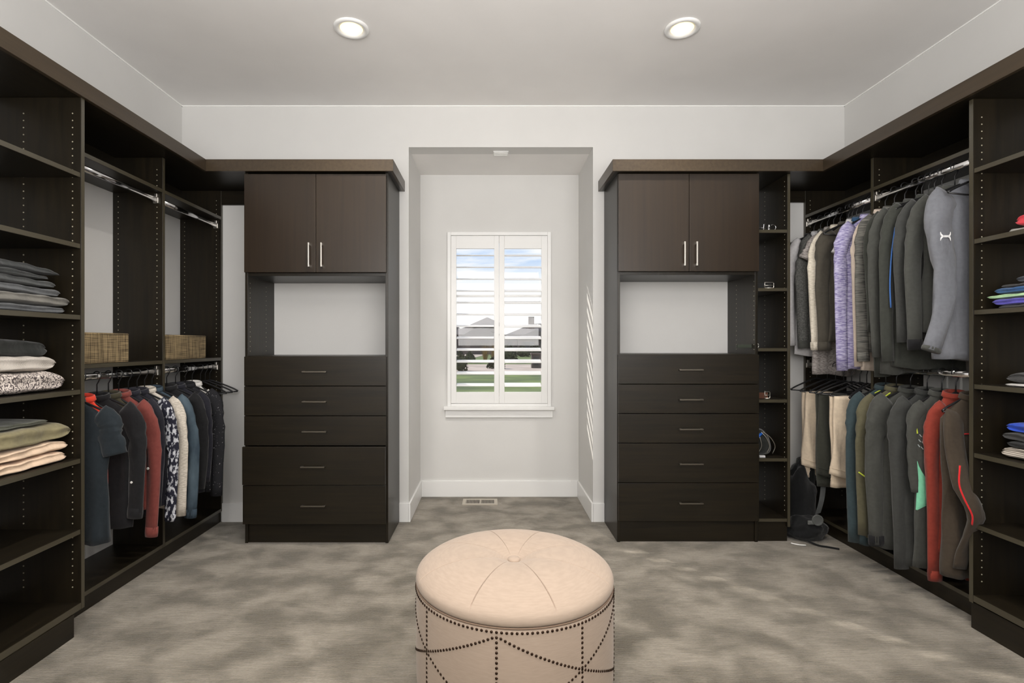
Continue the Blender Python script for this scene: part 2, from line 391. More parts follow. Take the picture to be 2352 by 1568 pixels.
def handle(xa, xb, za, zb, yface, parent, vertical, proud=.030):
    w_ = .0045
    if vertical:
        mb = MB().box(xa-w_, xa+w_, yface-proud, yface-proud+.008, za, zb)
        mb.box(xa-w_, xa+w_, yface-proud+.008, yface, za, za+.016).box(xa-w_, xa+w_, yface-proud+.008, yface, zb-.016, zb)
    else:
        mb = MB().box(xa, xb, yface-proud, yface-proud+.008, za-w_, za+w_)
        mb.box(xa, xa+.016, yface-proud+.008, yface, za-w_, za+w_).box(xb-.016, xb, yface-proud+.008, yface, za-w_, za+w_)
    mb.build('handle', M['nickel'] if vertical else M['nickel_shade'], parent, bevel=.0015)
def cabinet(side, x0, x1, yc, doors, dz, drawers, nt, nb, hx, hz, dh):
    t = thing('drawer_cabinet', ((x0+x1)/2, 3.6, 0), 'tall espresso cabinet with two upper doors, open niche and five drawers, %s of the window' % side, 'cabinet', 'tall drawer cabinets')
    th = .019; yf = yc-.0215
    for (a, b) in ((x0, x0+th), (x1-th, x1)): box(a, b, yc, 3.829, 0, ZT).build('side_panel', W, t, bevel=BV)
    box(x0+th, x1-th, yc+.002, 3.829, nt, nt+.02).build('shelf', WX_, t, bevel=BV)
    box(x0+th, x1-th, yc+.0005, 3.829, nb-.02, nb).build('shelf', WX_, t, bevel=BV)
    box(x0+th, x1-th, yc+.012, yc+.03, 0, drawers[-1]-.003).build('kick_board', WX_, t, bevel=BV)
    box(x0+th, x1-th, 3.80, 3.829, nt+.02, ZT).build('back_panel', W, t)
    box(x0+th, x1-th, 3.80, 3.829, drawers[-1], nb-.02).build('back_panel', W, t)
    zt, zb = dz
    for i, (a, b) in enumerate(doors):
        d = box(a, b, yf, yc-.002, zb, zt).build('door', M['door'], t, bevel=.0015)
        handle(hx[i], 0, hz[0], hz[1], yf, d, True)
    for i in range(5):
        op = (.0, .0, .0, .028, .020)[i] if side == 'left' else 0
        g = .0022
        mb = MB().box(doors[0][0], doors[1][1], yf-op, yc-.002-op, drawers[i+1]+g, drawers[i]-g)
        d = mb.build('drawer', M['wood_x'], t, bevel=.0015)
        box(x0+th+.012, x1-th-.012, yc-.0015-op, 3.78-op, drawers[i+1]+.02, drawers[i]-.03).build('drawer_box', WX_, d)
        zc = (drawers[i]+drawers[i+1])/2-.003
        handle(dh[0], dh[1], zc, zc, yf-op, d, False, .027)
    # shelf-pin columns in the niche
    inner = x0+th if side == 'left' else x1-th
    pins([3.445, 3.690], nb+.03, nt-.02, inner, t, 'x', 1 if side == 'left' else -1)
    return t
cabinet('left', -1.608, -.672, 3.414, ((-1.604, -1.1395), (-1.1365, -.682)), (2.4045, 1.766), (1.221, 1.027, .834, .640, .390, .135), 1.745, 1.2225, (-1.178, -1.096), (1.798, 1.955), (-1.222, -1.066))
cabinet('right', .828, 1.752, 3.432, ((.832, 1.2925), (1.2955, 1.750)), (2.413, 1.775), (1.233, 1.038, .846, .653, .394, .142), 1.755, 1.235, (1.257, 1.336), (1.808, 1.965), (1.223, 1.378))

# narrow shelf column beside the right cabinet
t = thing('shelf_column', (1.858, 3.6, 0), 'narrow open espresso shelf column beside the right cabinet', 'shelving unit')
vpanel(1.945, 1.964, 3.43, 3.828, .10, ZT, t, 'y-')
for z in (2.052, 1.669, 1.274, .937, .551, .155): shelf(1.7535, 1.9445, 3.432, 3.82, z, t, 'y-', WX_)
box(1.7535, 1.955, 3.45, 3.82, 0, .13).build('kick_board', WX_, t, bevel=BV)
pins([3.462, 3.712], .2, 2.38, 1.945, t, 'x', -1)

# crowns: top board + fascia, one continuous run each side
def crown(side):
    s = 1 if side == 'left' else -1
    wall = XL if s > 0 else XR
    fx = -1.842 if s > 0 else 2.143
    ex = -.632 if s > 0 else .785
    yf = 3.372
    t = thing('crown_fascia', ((wall+ex)/2, 3.4, ZT), 'espresso crown board running along the top of the %s cabinets' % side, 'crown moulding', 'cabinet crown boards')
    z0, z1 = ZT, 2.493
    top = MB().box(wall, fx-s*.02, 1.60, 3.829, ZT+.001, ZT+.02)
    top.build('top_board', WH, t)
    box(fx-s*.02, ex-s*.02, yf+.02, 3.829, ZT+.001, ZT+.02).build('top_board', WX_, t)
    a, b = fx-s*.02, fx
    MB().add([(a, 1.6, z0), (b, 1.6, z0), (b, yf, z0), (a, yf+.02, z0), (a, 1.6, z1), (b, 1.6, z1), (b, yf, z1), (a, yf+.02, z1)],
             [(0, 1, 2, 3), (4, 5, 6, 7), (0, 1, 5, 4), (1, 2, 6, 5), (2, 3, 7, 6), (3, 0, 4, 7)]).build('fascia', M['crown'], t, bevel=BV)
    a, b = ex-s*.02, ex
    MB().add([(fx, yf, z0), (b, yf, z0), (a, yf+.02, z0), (fx-s*.02, yf+.02, z0), (fx, yf, z1), (b, yf, z1), (a, yf+.02, z1), (fx-s*.02, yf+.02, z1)],
             [(0, 1, 2, 3), (4, 5, 6, 7), (0, 1, 5, 4), (1, 2, 6, 5), (2, 3, 7, 6), (3, 0, 4, 7)]).build('fascia', M['crown'], t, bevel=BV)
    MB().add([(b, yf, z0), (b, 3.829, z0), (a, 3.829, z0), (a, yf+.02, z0), (b, yf, z1), (b, 3.829, z1), (a, 3.829, z1), (a, yf+.02, z1)],
             [(0, 1, 2, 3), (4, 5, 6, 7), (0, 1, 5, 4), (1, 2, 6, 5), (2, 3, 7, 6), (3, 0, 4, 7)]).build('fascia', M['crown'], t, bevel=BV)
    c0, c1 = (-1.966, -1.609) if s > 0 else (1.965, 2.289)
    box(c0, c1, 3.81, 3.829, 2.315 if s > 0 else 2.334, ZT).build('cleat', WX_, t, bevel=BV)
crown('left'); crown('right')

# ================================================================== ceiling lights
lamp = emis('lamp_glow', (1, .80, .40), 2.1); lampcore = emis('lamp_core', (1, .95, .80), 4.0)
CANS = [(-.772, 2.886), (1.056, 2.886), (-.772, .95), (1.056, .95), (-.772, -.9), (1.056, -.9)]
whichcan = ['in the ceiling left of the window', 'in the ceiling right of the window', 'above the left middle of the room', 'above the right middle of the room', 'behind the camera on the left', 'behind the camera on the right']
for i, (x, y) in enumerate(CANS):
    t = thing('recessed_light', (x, y, ZC), 'round white recessed downlight glowing warm ' + whichcan[i], 'light', 'recessed ceiling lights')
    MB().lathe([(.062, -.001), (.062, -.006), (.078, -.013), (.092, -.012), (.096, -.005), (.096, -.0005)], (x, y, ZC), 40).build('trim_ring', M['trim'], t, smooth=True)
    MB().lathe([(.0005, -.006), (.046, -.006)], (x, y, ZC), 32).build('bulb', lampcore, t)
    MB().lathe([(.046, -.006), (.0625, -.003)], (x, y, ZC), 32).build('reflector', lamp, t)
    l = bpy.data.lights.new('downlight', 'AREA'); l.shape = 'DISK'; l.size = .064; l.energy = CAN_POWER; l.color = CAN_COLOR; l.spread = R(118)
    ob = bpy.data.objects.new('downlight', l); COL.objects.link(ob); ob.location = (x, y, ZC-.0085)
# small white plate in the alcove soffit
t = thing('ceiling_plate', (.073, 3.947, AZ), 'small white rectangular slotted plate on the alcove ceiling', 'ceiling fitting')
box(.016, .130, 3.899, 3.994, AZ-.008, AZ-.0005).build('plate', M['trim'], t, bevel=.002)
for k in range(3): box(.024, .122, 3.915+.025*k, 3.927+.025*k, AZ-.011, AZ-.008).build('slat', M['line'], t)
# floor register
t = thing('floor_register', (-.09, 4.30, 0), 'beige metal floor heating register with two rows of slots in the carpet below the window', 'vent')
vm = mat('register_enamel', srgb(172, 164, 150), .4); dk = mat('duct_dark', (.02, .018, .015), .8)
x0, x1, y0, y1 = -.234, .052, 4.216, 4.372
box(x0+.01, x1-.01, y0+.01, y1-.01, .0002, .002).build('duct', dk, t)
MB().box(x0, x1, y0, y0+.03, 0, .007).box(x0, x1, y1-.022, y1, 0, .007).box(x0, x0+.028, y0+.03, y1-.022, 0, .007).box(x1-.028, x1, y0+.03, y1-.022, 0, .007).box(-.096, -.084, y0+.03, y1-.022, 0, .007).build('frame', vm, t)
for k in range(18):
    xx = (-.204+.0117*k) if k < 9 else (-.082+.0117*(k-9))
    box(xx+.001, xx+.0055, y0+.03, y1-.022, .001, .0065).build('slat', vm, t)

# ================================================================== ottoman
OX, OY, OR = .087, 1.985, .368
ott = thing('ottoman', (OX, OY, 0), 'round cream linen tufted ottoman with bronze nailhead lattice in the middle of the carpet', 'ottoman')
SE = [R(19.4+45*k) for k in range(8)]
ANG = sorted(set([2*math.pi*k/96 for k in range(96)]+[(a_+o_) % (2*math.pi) for a_ in SE for o_ in (-.030, -.020, -.013, -.008, -.0045, -.002, 0, .002, .0045, .008, .013, .020, .030)]))
NA = len(ANG)
def cush(phi, r):           # phi measured from the camera side (-Y) towards +X
    rho = r/OR
    z = .444+.078*max(0, 1-rho**3.0)**.62
    z -= .020*math.exp(-(r/.13)**2)+.028*math.exp(-(r/.05)**2)
    da = min(abs((phi-s+math.pi) % (2*math.pi)-math.pi) for s in SE); d = da*r
    g = math.exp(-(da/.005)**2)*.0065*min(1, r/.1)+math.exp(-(d/.03)**2)*.0045*(1-rho)
    fade = sm((r-.03)/.03)*sm((OR-r)/.03)
    return z-g*fade
rs = [.004, .012, .02, .027, .034, .042, .052, .064, .08, .10, .125, .15, .18, .21, .24, .27, .295, .315, .332, .345, .354, .360, .3645, .3672]
rings = []
for r in rs:
    rings.append([(OX+r*math.sin(a_), OY-r*math.cos(a_), cush(a_, r)) for a_ in ANG])
for r, z in ((.3685, .441), (.3692, .435), (.3685, .428), (.366, .422), (.358, .4185)):
    rings.append([(OX+r*math.sin(a_), OY-r*math.cos(a_), z) for a_ in ANG])
cu = MB().loft(rings).build('cushion', linen, ott, smooth=True)
bt = [(0.0005, .010), (.012, .0095), (.02, .007), (.0235, .002), (.0245, -.003), (.022, -.008)]
MB().lathe(bt, (OX, OY, .482), 32).build('button', linen, cu, smooth=True)
prof = [(.356, .4185), (.364, .416), (.3675, .410), (.368, .40), (.3685, .3), (.369, .2), (.368, .10), (.366, .06), (.360, .048), (.33, .045)]
MB().lathe(prof, (OX, OY, 0), 96).build('drum', linen, ott, smooth=True)
MB().tube([(OX+.3665*math.sin(a), OY-.3665*math.cos(a), .4175) for a in [2*math.pi*k/96 for k in range(97)]], .0028, 6, False).build('welt_shadow', mat('welt_shadow_linen', srgb(120, 100, 84), .9), ott, smooth=True)  # dark tube: shadow line between cushion and drum put into the colour
lg = mat('dark_turned_wood', srgb(45, 32, 24), .4)
for a in (45, 135, 225, 315):
    MB().lathe([(.022, .0), (.026, .02), (.03, .046)], (OX+.28*math.cos(R(a)), OY+.28*math.sin(R(a)), 0), 16, True).build('leg', lg, ott, smooth=True)
nails = []
def nl(phi, z): nails.append((R(phi), z))
nring = 144
for k in range(nring): nl(360*k/nring-11, .4045)
V0 = -11.0
for k in range(8):
    z = .388
    while z > .06: nl(V0+45*k, z); z -= .0158
def diag(p0, z0, p1, z1):
    n_ = int(math.hypot(R(p1-p0)*OR, z1-z0)/.0152)
    for i in range(1, n_): nl(p0+(p1-p0)*i/n_, z0+(z1-z0)*i/n_)
for k in range(4):
    p = V0+90*k
    diag(p, .392, p+90, .118); diag(p, .392, p-90, .118)
nme = MB().lathe([(.0048, .0), (.0045, .0016), (.0032, .0030), (.0004, .0036)], (0, 0, 0), 8, True).mesh('nail_head', M['nail'], True)
def nail_mat(phi, z):
    rot = Matrix.Rotation(phi, 4, 'Z') @ Matrix.Rotation(R(90), 4, 'X')
    return Matrix.Translation((.3682*math.sin(phi), -.3682*math.cos(phi), z)) @ rot
nails.sort(key=lambda p: -(math.cos(p[0])*1.0 + p[1]*.8))
rest = MB()
for i, (phi, z) in enumerate(nails):
    mm = nail_mat(phi, z)
    if i < 290:
        ob = bpy.data.objects.new('nail_head', nme); COL.objects.link(ob); ob.parent = ott; ob.matrix_local = mm
    else:
        rest.add([mm @ v.co for v in nme.vertices], [tuple(p.vertices) for p in nme.polygons])
ro = rest.build('nail_heads', M['nail'], ott, off=(0, 0, 0)); ro['kind'] = 'stuff'

# ================================================================== baskets
def wicker():
    m = mat('woven_seagrass', srgb(150, 125, 90), .85); t = m.node_tree; b = t.nodes['Principled BSDF']
    tc = N(t, 'ShaderNodeTexCoord')
    def wv(d, sc):
        mp = N(t, 'ShaderNodeMapping'); mp.inputs['Scale'].default_value = sc; n = N(t, 'ShaderNodeTexNoise'); n.inputs['Scale'].default_value = 1; n.inputs['Detail'].default_value = 3
        lk(t, tc, 'Object', mp, 0); lk(t, mp, 0, n, 0); return n
    a = wv('X', (8, 8, 300)); c = wv('Z', (260, 260, 8)); mx = N(t, 'ShaderNodeMath', operation='ADD'); lk(t, a, 0, mx, 0); lk(t, c, 0, mx, 1)
    rp = N(t, 'ShaderNodeValToRGB'); rp.color_ramp.elements[0].position = .40; rp.color_ramp.elements[1].position = .62
    rp.color_ramp.elements[0].color = (*srgb(64, 52, 34), 1); rp.color_ramp.elements[1].color = (*srgb(160, 140, 104), 1)
    hf = N(t, 'ShaderNodeMath', operation='MULTIPLY'); hf.inputs[1].default_value = .5
    lk(t, mx, 0, hf, 0); lk(t, hf, 0, rp, 0); lk(t, rp, 0, b, 'Base Color')
    bp = N(t, 'ShaderNodeBump'); bp.inputs['Strength'].default_value = .8; bp.inputs['Distance'].default_value = .003; lk(t, hf, 0, bp, 'Height'); lk(t, bp, 0, b, 'Normal')
    return m
M['wicker'] = wicker()
def basket(y0, y1, label):
    x0, x1, z0, z1 = -2.235, -1.985, 1.2035, 1.352
    t = thing('woven_basket', ((x0+x1)/2, (y0+y1)/2, z0), label, 'basket', 'seagrass baskets on the left mid shelf')
    e = .008
    MB().box(x0, x1, y0, y1, z0, z0+.006).box(x0, x0+e, y0, y1, z0+.006, z1).box(x1-e, x1, y0, y1, z0+.006, z1).box(x0+e, x1-e, y0, y0+e, z0+.006, z1).box(x0+e, x1-e, y1-e, y1, z0+.006, z1).build('body', M['wicker'], t, bevel=.003)
    rim = MB(); r = .0062
    rim.tube([(x0+.004, y0+.004, z1), (x1-.004, y0+.004, z1), (x1-.004, y1-.004, z1), (x0+.004, y1-.004, z1), (x0+.004, y0+.004, z1)], r, 8)
    rim.build('rim', M['wicker'], t, smooth=True)
basket(2.44, 2.862, 'brown woven seagrass basket on the left shelf, nearer the camera')
basket(3.195, 3.637, 'brown woven seagrass basket on the left shelf, farther toward the corner')

# ================================================================== clothing materials
def C(name, rgb, **k): return cloth(name, tuple(.92*c for c in srgb(*rgb)), .05, **k)
def striped(name, c1, c2, scale, axis='Z', dist=1.5, detail=3):
    m = mat(name, srgb(*c1), .9, spec=.2); t = m.node_tree; b = t.nodes['Principled BSDF']
    tc = N(t, 'ShaderNodeTexCoord'); wv = N(t, 'ShaderNodeTexWave', bands_direction=axis); wv.inputs['Scale'].default_value = scale; wv.inputs['Distortion'].default_value = dist; wv.inputs['Detail'].default_value = detail
    rp = N(t, 'ShaderNodeValToRGB'); rp.color_ramp.elements[0].position = .3; rp.color_ramp.elements[1].position = .7
    rp.color_ramp.elements[0].color = (*srgb(*c1), 1); rp.color_ramp.elements[1].color = (*srgb(*c2), 1)
    lk(t, tc, 'Object', wv, 0); lk(t, wv, 0, rp, 0); lk(t, rp, 0, b, 'Base Color')
    return m
def heather(name, c1, c2, sc=(60, 60, 260), lo=.4, hi=.6):
    m = mat(name, srgb(*c1), .9, spec=.2); return noisy(m, srgb(*c1), srgb(*c2), sc, 1, 4, lo, hi, bump=.5, bscale=(13, 13, 6), bdist=.02)
CL = {
 'teal_dark': C('dark_teal_cotton', (34, 41, 46)), 'orange': C('neon_orange_cotton', (225, 70, 50)), 'black': C('black_cotton', (26, 26, 28)),
 'olive_dark': C('dark_olive_cotton', (62, 58, 44)), 'maroon': C('maroon_twill', (122, 62, 56)), 'navy_black': C('blue_black_cotton', (34, 34, 42)),
 'ikat': heather('navy_white_print', (36, 36, 48), (190, 192, 198), (70, 70, 34), .50, .58), 'oat': heather('oatmeal_knit', (176, 168, 156), (206, 198, 186)),
 'denim': heather('washed_denim', (50, 62, 72), (98, 114, 124), (7, 7, 3.5), .45, .8), 'speckle': heather('white_speckled_black', (34, 34, 37), (170, 170, 172), (110, 110, 110), .66, .72),
 'white': C('white_cotton', (215, 212, 208)), 'grey_jacket': C('grey_softshell', (112, 114, 120)), 'charcoal': C('charcoal_knit', (70, 71, 67)), 'charcoal2': C('charcoal_fleece', (62, 63, 61)),
 'greenblack': C('green_black_jersey', (58, 60, 55)), 'greystripe': heather('grey_space_dye', (74, 74, 71), (116, 114, 108), (14, 14, 210), .40, .62),
 'blush': C('pale_blush_jersey', (205, 190, 176)), 'lavender': heather('lavender_heather', (120, 112, 158), (186, 182, 208), (40, 40, 260)), 'blue': C('petrol_blue_jersey', (48, 80, 112)),
 'olive': C('dark_taupe_wool', (72, 68, 60)), 'cream': heather('cream_knit', (196, 188, 172), (220, 212, 198)), 'hgrey': heather('grey_heather_jersey', (118, 112, 110), (170, 164, 160)),
 'char_tweed': heather('charcoal_melange', (74, 74, 72), (100, 100, 97), (120, 120, 160)), 'offwhite': C('off_white_poplin', (205, 203, 204)),
 'brown': C('brown_grey_fleece', (66, 57, 47)), 'red': C('brick_red_fleece', (138, 56, 44)), 'mint': C('mint_panel', (128, 205, 168)), 'teal': C('slate_teal_fleece', (56, 70, 74)),
 'olivef': C('olive_fleece', (96, 92, 72)), 'chino': C('stone_chino', (222, 204, 180)), 'darkpant': C('dark_olive_chino', (56, 57, 50)),
 'yellow': C('neon_yellow_piping', (205, 222, 70)), 'redp': C('bright_red_piping', (220, 40, 44)), 'bluep': C('blue_zip', (60, 104, 170)), 'ltgrey': C('light_grey_mark', (180, 190, 190)),
 'pearl': mat('pearl_button', (.75, .74, .72), .25), 'greyline': C('silver_seam', (150, 150, 150)),
}

# ================================================================== hangers
def hang_label(label):
    w_ = label.split(',')[0].split()
    for stop in ('hanging', 'showing', 'squeezed', 'with', 'next', 'directly', 'whose', 'closest', 'farthest', 'between', 'beside', 'near', 'right', 'left', 'just', 'in'):
        if stop in w_[3:] and len(w_) > 10: w_ = w_[:w_.index(stop, 3)]
    return 'black hanger holding the '+' '.join(w_[:11])
hang_meshes = None
def hanger(x, y, zr, s, label, group, yaw=0, W=.19, empty_mesh=False):
    global hang_meshes
    t = thing('clothes_hanger', (x, y, zr), label, 'hanger', group, yaw)
    if hang_meshes is None:
        pts = [(.021*math.cos(R(a)), 0, .003+.021*math.sin(R(a))) for a in range(200, -41, -20)]
        pts += [(.008, 0, -.028), (0, 0, -.042), (0, 0, -.095)]
        # plane of the hook lies across the rod (local X)
        hk = MB().tube(pts, .0028, 8).mesh('hook', M['black'], True)
        arm = MB()
        arm.tube(spline([(-.19, 0, -.172), (-.15, 0, -.150), (-.06, 0, -.112), (0, 0, -.094), (.06, 0, -.112), (.15, 0, -.150), (.19, 0, -.172)], 25), .0055, 8)
        arm.tube([(-.188, 0, -.175), (-.1, 0, -.182), (.1, 0, -.182), (.188, 0, -.175)], .0045, 8)
        hang_meshes = (hk, arm.mesh('shoulder_bar', M['black'], True))
    for nm, me in zip(('hook', 'shoulder_bar'), hang_meshes):
        ob = bpy.data.objects.new(nm, me); COL.objects.link(ob); ob.parent = t
        if nm == 'shoulder_bar': ob.scale.x = W/.19
    return t

# ================================================================== hanging garments
def garment(name, label, cat, group, side, D, rodx, rodz, m, W=.20, L=.68, T=.030, SL=.60, sleeve='long', so=0, sv=0, srad=.055, yaw=0,
            seed=1, collar=True, cuff=None, fold=1.0, hem=1.0, extra=None, hood=False, sp_m=None, cufl=.045, hlabel=None, hgroup=None, inner=True, path=None):
    s = 1 if side == 'left' else -1
    if sleeve == 'long' and not path: W -= .045
    if sleeve == 'long': srad *= .92
    z0 = rodz-.108
    t = thing(name, (rodx, D, z0), label, cat, group, yaw)
    rnd = random.Random(seed*13+5)
    ph = [rnd.uniform(0, 6.28) for _ in range(6)]; NR, NS = 30, 44
    def wid(z):
        d = max(0, -z)
        if d < .10: return .050+(W-.050)*(d/.10)**.85
        q_ = (d-.10)/(L-.10)
        return W*(1-.10*sm(q_*2.2)+.06*q_)*(1+(hem-1)*q_)
    def thk(z):
        d = max(0, -z); return .017+(T-.017)*sm(d/.16)
    def pt(th, z, o=0):
        wd, tk = wid(z), thk(z); c_, s_ = math.cos(th), math.sin(th)
        u = wd*math.copysign(abs(c_)**.75, c_); v = tk*math.copysign(abs(s_)**.8, s_)
        d = -z; am = sm((d-.08)/.3)*fold
        f = .45*math.sin(u*46+ph[0]+z*2.2)+.35*math.sin(u*83+ph[1]-z*3.1)+.3*math.sin(u*25+ph[2]+z*5)
        v += .015*am*f*(1 if s_ >= 0 else 1)*min(1, abs(s_)*1.5+.15)
        nn = noise.noise(Vector((u*7+seed, z*5, s_*1.3)))
        v += .014*am*nn; u += .008*am*noise.noise(Vector((z*6, seed*3.1, c_)))
        if o: l = math.hypot(c_/wd, s_/tk); u += o*(c_/wd)/l; v += o*(s_/tk)/l
        return (s*u, v, z)
    zs = [0, -.008, -.02, -.035, -.05, -.07, -.085, -.1]+[-.1-(L-.1)*k/(NR-8) for k in range(1, NR-7)]
    rings = [[pt(2*math.pi*j/NS, z) for j in range(NS)] for z in zs]
    # wavy hem
    rings[-1] = [(x, y, z+.006*math.sin(x*30+ph[3])+(.010 if j % 2 == 0 else .010)*math.sin(x*9+ph[4])) for j, (x, y, z) in enumerate(rings[-1])]
    MB().loft(rings).build('body', m, t, smooth=True, off=(0, 0, 0))
    # sleeves
    if sleeve:
        for sd in ((1, -1) if inner else (1,)):
            if sleeve == 'short':
                P = [(W-.055, 0, -.06), (W-.01, 0, -.10), (W+.018+so, sv*.5, -.16), (W+.038+so, sv, -SL)]; r0, r1 = srad*1.05, srad*1.1
            elif path and sd == 1: P = path; r0, r1 = srad, srad*.62
            else:
                oo = so if sd == 1 else min(so, 0)-.02
                P = [(W-.058, 0, -.06), (W-.015, 0, -.105), (W+.008+oo*.5, sv*.4, -.20), (W+.012+oo, sv, -.38), (W-.002+oo, sv*1.1, -SL)]; r0, r1 = srad, srad*.62
            Q = spline(P, 22); rg = []
            for i, c in enumerate(Q):
                u_ = i/21; tg = (Q[min(i+1, 21)]-Q[max(i-1, 0)]).normalized()
                a = Vector((tg.z, 0, -tg.x)).normalized(); b_ = Vector((0, 1, 0))
                rr = r0+(r1-r0)*sm(u_); ring = []
                for j in range(18):
                    th = 2*math.pi*j/18
                    k_ = 1+fold*(.10*math.sin(th*3+u_*9+ph[4])+.16*noise.noise(Vector((u_*7, th, seed*2.7+sd))))*sm(u_*4)
                    # wrinkles around the elbow
                    k_ += .09*fold*math.sin(u_*42+th*1.3+ph[5])*math.exp(-((u_-.55)/.2)**2)
                    p = c+a*(math.cos(th)*rr*k_)+b_*(math.sin(th)*rr*.55*k_*(1 if u_ > .1 else .5+5*u_*.5*2))
                    ring.append((s*sd*p.x, p.y, p.z))
                rg.append(ring)
            sl = MB().loft(rg).build('sleeve', sp_m or m, t, smooth=True, off=(0, 0, 0))
            if cuff and sleeve == 'long':
                c1 = Q[-1]; c0 = c1+(Q[-2]-c1).normalized()*cufl; rg2 = []
                for c, k_ in ((c0, 1.08), (c0*.3+c1*.7, 1.1), (c1+(c1-c0)*.18, 1.06)):
                    tg = (c1-c0).normalized(); a = Vector((tg.z, 0, -tg.x)).normalized()
                    rg2.append([(s*sd*(c.x+a.x*math.cos(q)*r1*k_), c.y+.55*r1*k_*math.sin(q), c.z+a.z*math.cos(q)*r1*k_) for q in [2*math.pi*j/16 for j in range(16)]])
                MB().loft(rg2).build('cuff', cuff, sl, smooth=True, off=(0, 0, 0))
    if collar:
        rg = []
        for (ru, rv, z) in ((.062, .026, -.012), (.058, .025, .004), (.056, .025, .020), (.062, .031, .017), (.068, .036, -.004), (.065, .032, -.006)):
            rg.append([(ru*math.cos(q), rv*math.sin(q), z+.010*math.sin(q)) for q in [2*math.pi*j/20 for j in range(20)]])
        MB().loft(rg, cap=False).build('collar', m if collar is True else collar, t, smooth=True, off=(0, 0, 0))
    if hood:
        rg = []
        for k in range(9):
            a = math.pi*k/8; rr = .085*math.sin(a)+.004
            rg.append([(rr*math.cos(q)*1.1, .035+rr*.45*math.sin(q)+.006*math.sin(4*q), -.05+.062*math.cos(a)*-1-.02) for q in [2*math.pi*j/20 for j in range(20)]])
        MB().loft(rg).build('hood', m, t, smooth=True, off=(0, 0, 0))
    if extra:
        for fn in extra: fn(t, pt, s, wid)
    if hlabel is not False:
        hanger(rodx, D, rodz, s, hlabel or hang_label(label), hgroup, yaw, min(.19, W-.005))
    return t

def piping(pts, m, r=.003, nm='piping', n=26):
    def fn(t, pt, s, wid):
        Q = spline([(a, b, 0) for a, b in pts], n)
        MB().tube([pt(R(q.x), q.y, .004) for q in Q], r, 6).build(nm, m, t, smooth=True, off=(0, 0, 0))
    return fn
def free_tube(pts, m, r, nm):
    def fn(t, pt, s, wid): MB().tube([(s*a, b, c) for a, b, c in spline(pts, 20)], r, 8).build(nm, m, t, smooth=True, off=(0, 0, 0))
    return fn
def patch(poly_fn, m, nm, n=10):
    """poly_fn(i/n)->(th0,th1,z)"""
    def fn(t, pt, s, wid):
        rg = []
        for i in range(n+1):
            a, b, z = poly_fn(i/n); rg.append([pt(R(a+(b-a)*j/6), z, .004) for j in range(7)])
        MB().loft(rg, cap=False, closed=False).build(nm, m, t, smooth=True, off=(0, 0, 0))
    return fn
def button(u, v, z, m, r=.006):
    def fn(t, pt, s, wid):
        MB().lathe([(.0005, .003), (r*.8, .003), (r, .0015), (r, 0)], (0, 0, 0), 12)
        mb = MB(); k = 12
        mb.loft([[(s*u+rr*math.cos(2*math.pi*j/k), v-dd, z+rr*math.sin(2*math.pi*j/k)) for j in range(k)] for rr, dd in ((r, 0), (r, .002), (r*.75, .0032))])
        mb.build('button', m, t, off=(0, 0, 0))
    return fn
def surf_button(th, z, m, r=.006):
    def fn(t, pt, s, wid):
        p = pt(R(th), z, .003); button(s*p[0], p[1], p[2], m, r)(t, pt, s, wid)
    return fn
# theta: 0 = outer side edge (towards the room), 270 = face towards the camera

LLR, LUR = (-2.003, 1.137), (-2.003, 2.165)
RUR, RLR = (2.308, 2.177), (2.308, 1.153)
gL = 'shirts hanging on the lower left rod'
kw = dict(group=gL, side='left', rodx=LLR[0], rodz=LLR[1])
def pocket(t, pt, s, wid):
    MB().loft([[pt(R(255+3.5*j), -.17-.11*i/6, .004) for j in range(8)] for i in range(7)], cap=False, closed=False).build('pocket', CL['teal_dark'], t, smooth=True, off=(0, 0, 0))
garment('polo_shirt', 'dark teal short-sleeved shirt hanging first on the lower left rod', 'shirt', D=2.49, m=CL['teal_dark'], W=.190, L=.665, T=.028, sleeve='short', SL=.255, so=-.015, sv=-.006, srad=.05, seed=1, extra=[pocket, surf_button(285, -.50, CL['ltgrey'], .003)], **kw)
garment('tee_shirt', 'neon orange t-shirt showing behind the dark teal shirt', 'shirt', D=2.556, m=CL['orange'], W=.140, L=.655, T=.022, sleeve='short', SL=.16, srad=.03, seed=2, collar=CL['orange'], fold=.6, **kw)
garment('button_shirt', 'black long-sleeved shirt with rolled sleeve tabs, left of the maroon shirt', 'shirt', D=2.655, m=CL['black'], W=.235, L=.66, T=.030, SL=.60, so=.012, sv=-.01, srad=.062, seed=3, cuff=CL['black'], extra=[button(.205, -.043, -.42, CL['pearl'], .006)], **kw)
garment('olive_shirt', 'dark olive shirt squeezed between the black shirt and the maroon shirt', 'shirt', D=2.735, m=CL['olive_dark'], W=.185, L=.66, T=.02, SL=.5, srad=.04, seed=4, fold=.6, **kw)
garment('maroon_shirt', 'maroon long-sleeved shirt with pale cuff button on the lower left rod', 'shirt', D=2.81, m=CL['maroon'], W=.205, L=.62, T=.024, SL=.755, so=.018, srad=.055, seed=5, cuff=CL['maroon'], extra=[button(.180, -.034, -.39, CL['pearl'], .007)], **kw)
garment('black_shirt', 'blue-black long-sleeved shirt just right of the maroon shirt', 'shirt', D=2.885, m=CL['navy_black'], W=.20, L=.68, T=.024, SL=.62, so=.0, srad=.05, seed=6, **kw)
garment('print_shirt', 'navy shirt with white brushstroke print, left of the oatmeal knit', 'shirt', D=2.955, m=CL['navy_black'], sp_m=CL['ikat'], W=.222, L=.64, T=.024, SL=.72, so=.012, srad=.05, seed=7, cuff=CL['ikat'], **kw)
garment('oatmeal_cardigan', 'pale oatmeal knit top between the printed shirt and the denim jacket', 'sweater', D=3.02, m=CL['oat'], W=.238, L=.66, T=.024, SL=.72, so=.014, srad=.05, seed=8, **kw)
